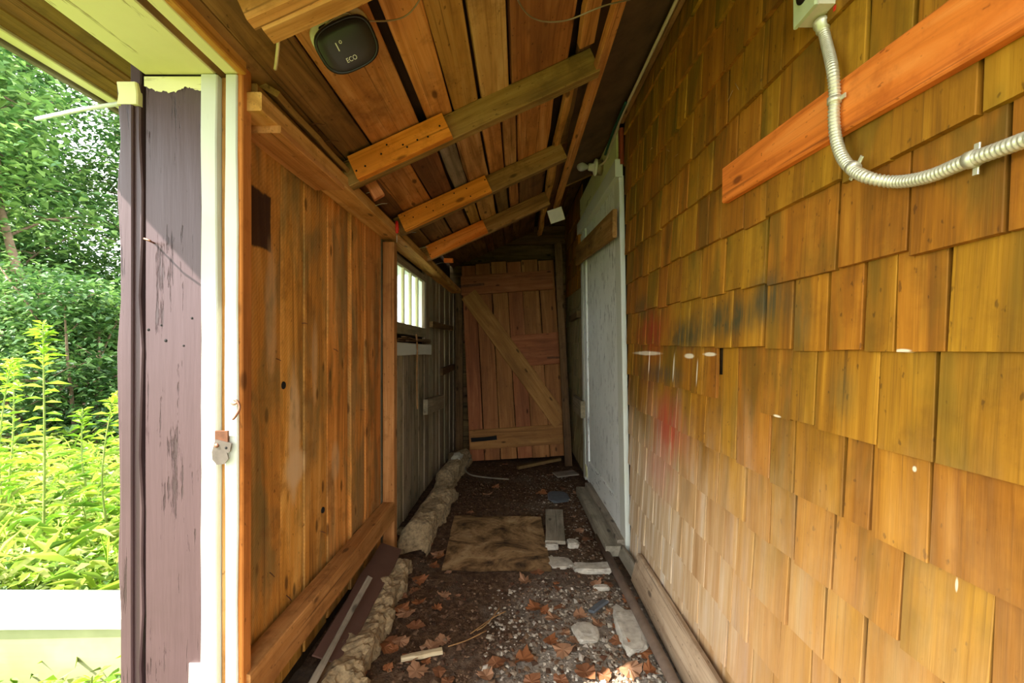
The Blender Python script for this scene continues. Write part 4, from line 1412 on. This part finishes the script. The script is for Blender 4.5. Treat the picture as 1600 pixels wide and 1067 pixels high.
# pine needles / dry stems on the floor
for i, (a, b, c) in enumerate((((735, 990), (770, 965), (790, 955)), ((745, 985), (760, 975), (782, 948)), ((700, 1010), (730, 1000), (760, 985)))):
    tag(tube('dry_stem', spline([F(*a, -1.185), F(*b, -1.178), F(*c, -1.18)], 4), 0.0025, M['straw'], None, 5),
        'thin dry stem lying on the dark dirt', 'stem', 'dry stems on the floor')

# ------------------------------------------------------------------ outside: timber, weeds, trees
o = board('white_timber', P(-3.6, 1.71, -0.97), P(-1.02, 1.71, -0.97), UP, 0.20, 0.04, M['white'], None, 6, 0.004)
tag(o, 'white painted timber edging lying among the weeds outside', 'timber')
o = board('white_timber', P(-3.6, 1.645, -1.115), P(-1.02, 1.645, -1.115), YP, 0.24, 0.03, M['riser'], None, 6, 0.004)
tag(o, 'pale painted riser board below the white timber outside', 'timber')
tag(bpy.data.objects['pole'], 'thin white pole fixed under the brown eave', 'pole')


def leaves_into(vv, ff, p, d, up, ln, wd, rn, bend=0.25):
    """one folded pointed leaf from p along d"""
    s = d.cross(up)
    if s.length < 1e-3:
        s = Vector((1, 0, 0))
    s.normalize()
    b = len(vv)
    mid = p + d * ln * 0.45
    tip = p + d * ln - Vector((0, 0, ln * bend))
    vv += [p, mid + s * wd / 2 + up * wd * 0.12, tip, mid - s * wd / 2 + up * wd * 0.12]
    ff += [(b, b + 1, b + 2), (b, b + 2, b + 3)]


def rdir(rn, zmin=-1, zmax=1):
    z = rn.uniform(zmin, zmax)
    a = rn.uniform(0, 2 * math.pi)
    r = math.sqrt(max(0, 1 - z * z))
    return Vector((r * math.cos(a), r * math.sin(a), z))


def tree(name, base, height, spread, nleaf, seed, label, cat, group, leaf=0.09, mat='foliage', stems=1, low=0.15, tr_r=0.06):
    rn = random.Random(seed)
    root = tag(empty(name, base), label, cat, group)
    base = Vector(base)
    tv, tf = [], []
    tips = []

    def add(pts, r):
        v, f = tube_data(pts, r, 6, True)
        n0 = len(tv)
        tv.extend(v)
        tf.extend(tuple(i + n0 for i in q) for q in f)

    for s in range(stems):
        lean = Vector((rn.uniform(-.15, .15), rn.uniform(-.15, .15), 1)) if stems == 1 else Vector((rn.uniform(-.5, .5), rn.uniform(-.5, .5), 1))
        pts = [base + Vector((rn.uniform(-.05, .05), rn.uniform(-.05, .05), -0.05)) * (1 if stems == 1 else 4)]
        nseg = 6
        for i in range(nseg):
            pts.append(pts[-1] + lean.normalized() * height * 0.9 / nseg + Vector((rn.uniform(-.06, .06), rn.uniform(-.06, .06), 0)) * height * 0.12)
        add(pts, [tr_r * (1 - 0.8 * i / nseg) for i in range(nseg + 1)])
        tips.append(pts[-1])
        nb = 18 // stems + 5
        for b in range(nb):
            t_ = rn.uniform(low, 1.0)
            i = min(nseg - 1, int(t_ * nseg))
            p = pts[i].lerp(pts[i + 1], t_ * nseg - i)
            d = rdir(rn, 0.05, 0.7)
            ln = spread * rn.uniform(0.55, 1.0) * (1 - 0.45 * t_)
            e = p + d * ln
            mid = p.lerp(e, 0.5) + Vector((0, 0, 0.08 * ln))
            add([p, mid, e], [tr_r * 0.35 * (1 - .5 * t_), tr_r * 0.2, 0.006])
            tips += [mid, e, p.lerp(e, 0.75)]
            for q in range(2):
                e2 = mid + rdir(rn, -0.2, 0.6) * ln * 0.5
                add([mid, e2], [tr_r * 0.15, 0.004])
                tips.append(e2)
    mesh_obj('trunk', tv, tf, M['bark'], root, True)
    lv, lf = [], []
    for i in range(nleaf):
        c = tips[rn.randrange(len(tips))]
        rad = spread * 0.32 * rn.random() ** 0.6
        p = c + rdir(rn) * rad
        if p.z < base.z + 0.03:
            p.z = base.z + rn.uniform(0.03, 0.3)
        d = rdir(rn, -0.5, 0.5)
        l_ = leaf * rn.uniform(0.6, 1.3)
        leaves_into(lv, lf, p, d, (UP + rdir(rn) * 0.6).normalized(), l_, l_ * 0.55, rn)
    mesh_obj('foliage', lv, lf, M[mat], root)
    return root


G = -1.26
trees = [(-6.6, 6.6, 6.2, 1.7, 9000, 'foliage'), (-8.2, 7.4, 7.5, 2.0, 9500, 'foliage_dark'), (-7.3, 8.9, 7.0, 2.0, 9000, 'foliage_dark'),
         (-9.8, 8.6, 8.0, 2.2, 9500, 'foliage'), (-10.5, 10.8, 9.0, 2.5, 9000, 'foliage_dark'), (-8.6, 10.4, 8.0, 2.2, 8000, 'foliage'),
         (-12.0, 10.0, 8.5, 2.4, 8000, 'foliage'), (-11.0, 6.4, 7.0, 2.2, 7000, 'foliage_dark'), (-12.5, 4.2, 7.0, 2.2, 7000, 'foliage'), (-14.5, 7.2, 8.0, 2.6, 7000, 'foliage_dark')]
tl = ['slender light green tree at the front of the thicket beyond the doorway', 'dark leafy tree in the thicket behind the slender light tree', 'tall dark tree deep in the thicket',
      'broad light green tree at the back of the thicket', 'tallest dark tree at the very back of the thicket', 'light green tree standing between the dark back trees', 'far light green tree at the thicket edge', 'dark tree at the outer flank of the thicket', 'lone light green tree standing apart from the thicket', 'big dark tree far behind the lone light tree']
for i, (x, y, h_, s_, n_, m_) in enumerate(trees):
    tree('tree', P(x, y, G), h_, s_, n_, 200 + i, tl[i], 'tree', 'trees beyond the doorway', 0.13 + 0.01 * (y > 8), m_, 1, 0.12, 0.08)
shr = [(-4.9, 5.3, 2.3, 0.9, 6000, 'foliage_dark'), (-5.8, 5.5, 2.6, 1.0, 6500, 'foliage'), (-6.6, 5.7, 2.5, 1.0, 6500, 'foliage_dark'), (-5.4, 6.2, 3.0, 1.1, 6000, 'foliage_dark'), (-7.4, 6.1, 2.8, 1.1, 5500, 'foliage')]
sl = ['dark shrub behind the jamb', 'green shrub in front of the slender light tree', 'dark dense shrub beside the green shrub', 'taller dark shrub behind the other shrubs', 'green shrub at the outer end of the shrub row']
for i, (x, y, h_, s_, n_, m_) in enumerate(shr):
    tree('shrub', P(x, y, G), h_, s_, n_, 300 + i, sl[i], 'shrub', 'shrubs in front of the trees', 0.085, m_, 3, 0.1, 0.03)


def weed(x, y, h_, seed, label, stems=1, leaf=0.13, group='tall weeds'):
    rn = random.Random(seed)
    root = tag(empty('tall_weed', P(x, y, G)), label, 'weed', group)
    sv, sf, lv, lf = [], [], [], []
    for s in range(stems):
        b = P(x + rn.uniform(-.1, .1) * (stems > 1), y + rn.uniform(-.1, .1) * (stems > 1), G - 0.02)
        top = b + Vector((rn.uniform(-.12, .12), rn.uniform(-.12, .12), h_ * rn.uniform(0.85, 1.0)))
        mid = b.lerp(top, 0.5) + Vector((rn.uniform(-.04, .04), rn.uniform(-.04, .04), 0))
        pts = spline([b, mid, top], 6)
        v, f = tube_data(pts, [0.008 * (1 - 0.7 * i / len(pts)) for i in range(len(pts))], 6)
        n0 = len(sv)
        sv += v
        sf += [tuple(i + n0 for i in q) for q in f]
        nl = int(h_ * 46)
        for i in range(nl):
            t_ = 0.12 + 0.88 * i / nl
            j = t_ * (len(pts) - 1)
            jj = min(len(pts) - 2, int(j))
            p = pts[jj].lerp(pts[jj + 1], j - jj)
            a = i * 2.4 + rn.uniform(-.4, .4)
            d = Vector((math.cos(a), math.sin(a), rn.uniform(0.1, 0.7))).normalized()
            l_ = leaf * (1.15 - 0.55 * t_) * rn.uniform(0.7, 1.2)
            leaves_into(lv, lf, p, d, UP, l_, l_ * 0.30, rn, 0.3)
            if t_ > 0.8:
                for q in range(3):
                    d2 = rdir(rn, 0.1, 0.9)
                    leaves_into(lv, lf, p, d2, UP, l_ * 0.7, l_ * 0.2, rn, 0.2)
    mesh_obj('stem', sv, sf, M['stem'], root, True)
    mesh_obj('leaves', lv, lf, M['weed'], root)


weed(-2.62, 2.5, 1.55, 1, 'tallest bright green weed standing alone outside the doorway')
weed(-2.95, 2.55, 1.25, 2, 'bright weed just outward of the tallest weed')
weed(-2.45, 2.75, 1.05, 3, 'leafy weed between the tallest weed and the jamb')
weed(-3.4, 3.1, 1.3, 4, 'leafy weed clump farther out behind the tallest weed', 3)
weed(-2.9, 3.3, 1.0, 5, 'low weed clump behind the tallest weed', 3)
weed(-1.95, 1.45, 0.32, 6, 'small weed growing in front of the white timber', 3, 0.10)
weed(-1.45, 1.42, 0.30, 7, 'small weed next to the foot of the plum jamb', 3, 0.10)
weed(-1.72, 1.36, 0.24, 8, 'low weed before the pale riser board', 3, 0.10)

# meadow undergrowth: stuff
rn = random.Random(9)
lv, lf = [], []
cnt = 0
while cnt < 44000:
    y = 1.75 + 5.5 * rn.random() ** 1.5
    x = -y * rn.uniform(0.55, 2.3) - 0.2
    if x > -1.15:
        continue
    dist = math.hypot(x, y)
    cl = noise.noise(Vector((x * 1.3, y * 1.3, 4)))
    hh = 0.22 + 0.18 * cl + 0.03 * max(0, dist - 2)
    if y < 1.95:
        hh *= 0.35
    z = G + max(0.02, hh) * rn.random() ** 0.7 + (0.12 * rn.random() if rn.random() < .1 else 0)
    if rn.random() < 0.22:
        d = rdir(rn, 0.4, 0.95); l_ = rn.uniform(0.12, 0.28); w_ = 0.010
    else:
        d = rdir(rn, -0.1, 0.6); l_ = rn.uniform(0.03, 0.075); w_ = l_ * 0.5
    leaves_into(lv, lf, P(x, y, z), d, (UP + rdir(rn) * 0.5).normalized(), l_, w_, rn, 0.3)
    cnt += 1
for i in range(2600):                            # in front of the timber
    x = rn.uniform(-2.6, -1.12); y = rn.uniform(1.15, 1.56)
    l_ = rn.uniform(0.03, 0.07)
    leaves_into(lv, lf, P(x, y, G + 0.16 * rn.random()), rdir(rn, 0, 0.7), (UP + rdir(rn) * 0.5).normalized(), l_, l_ * 0.5, rn, 0.3)
o = tag(mesh_obj('undergrowth', lv, lf, M['grass']), 'sunlit grass and low leafy plants covering the ground outside', 'undergrowth')
o['kind'] = 'stuff'
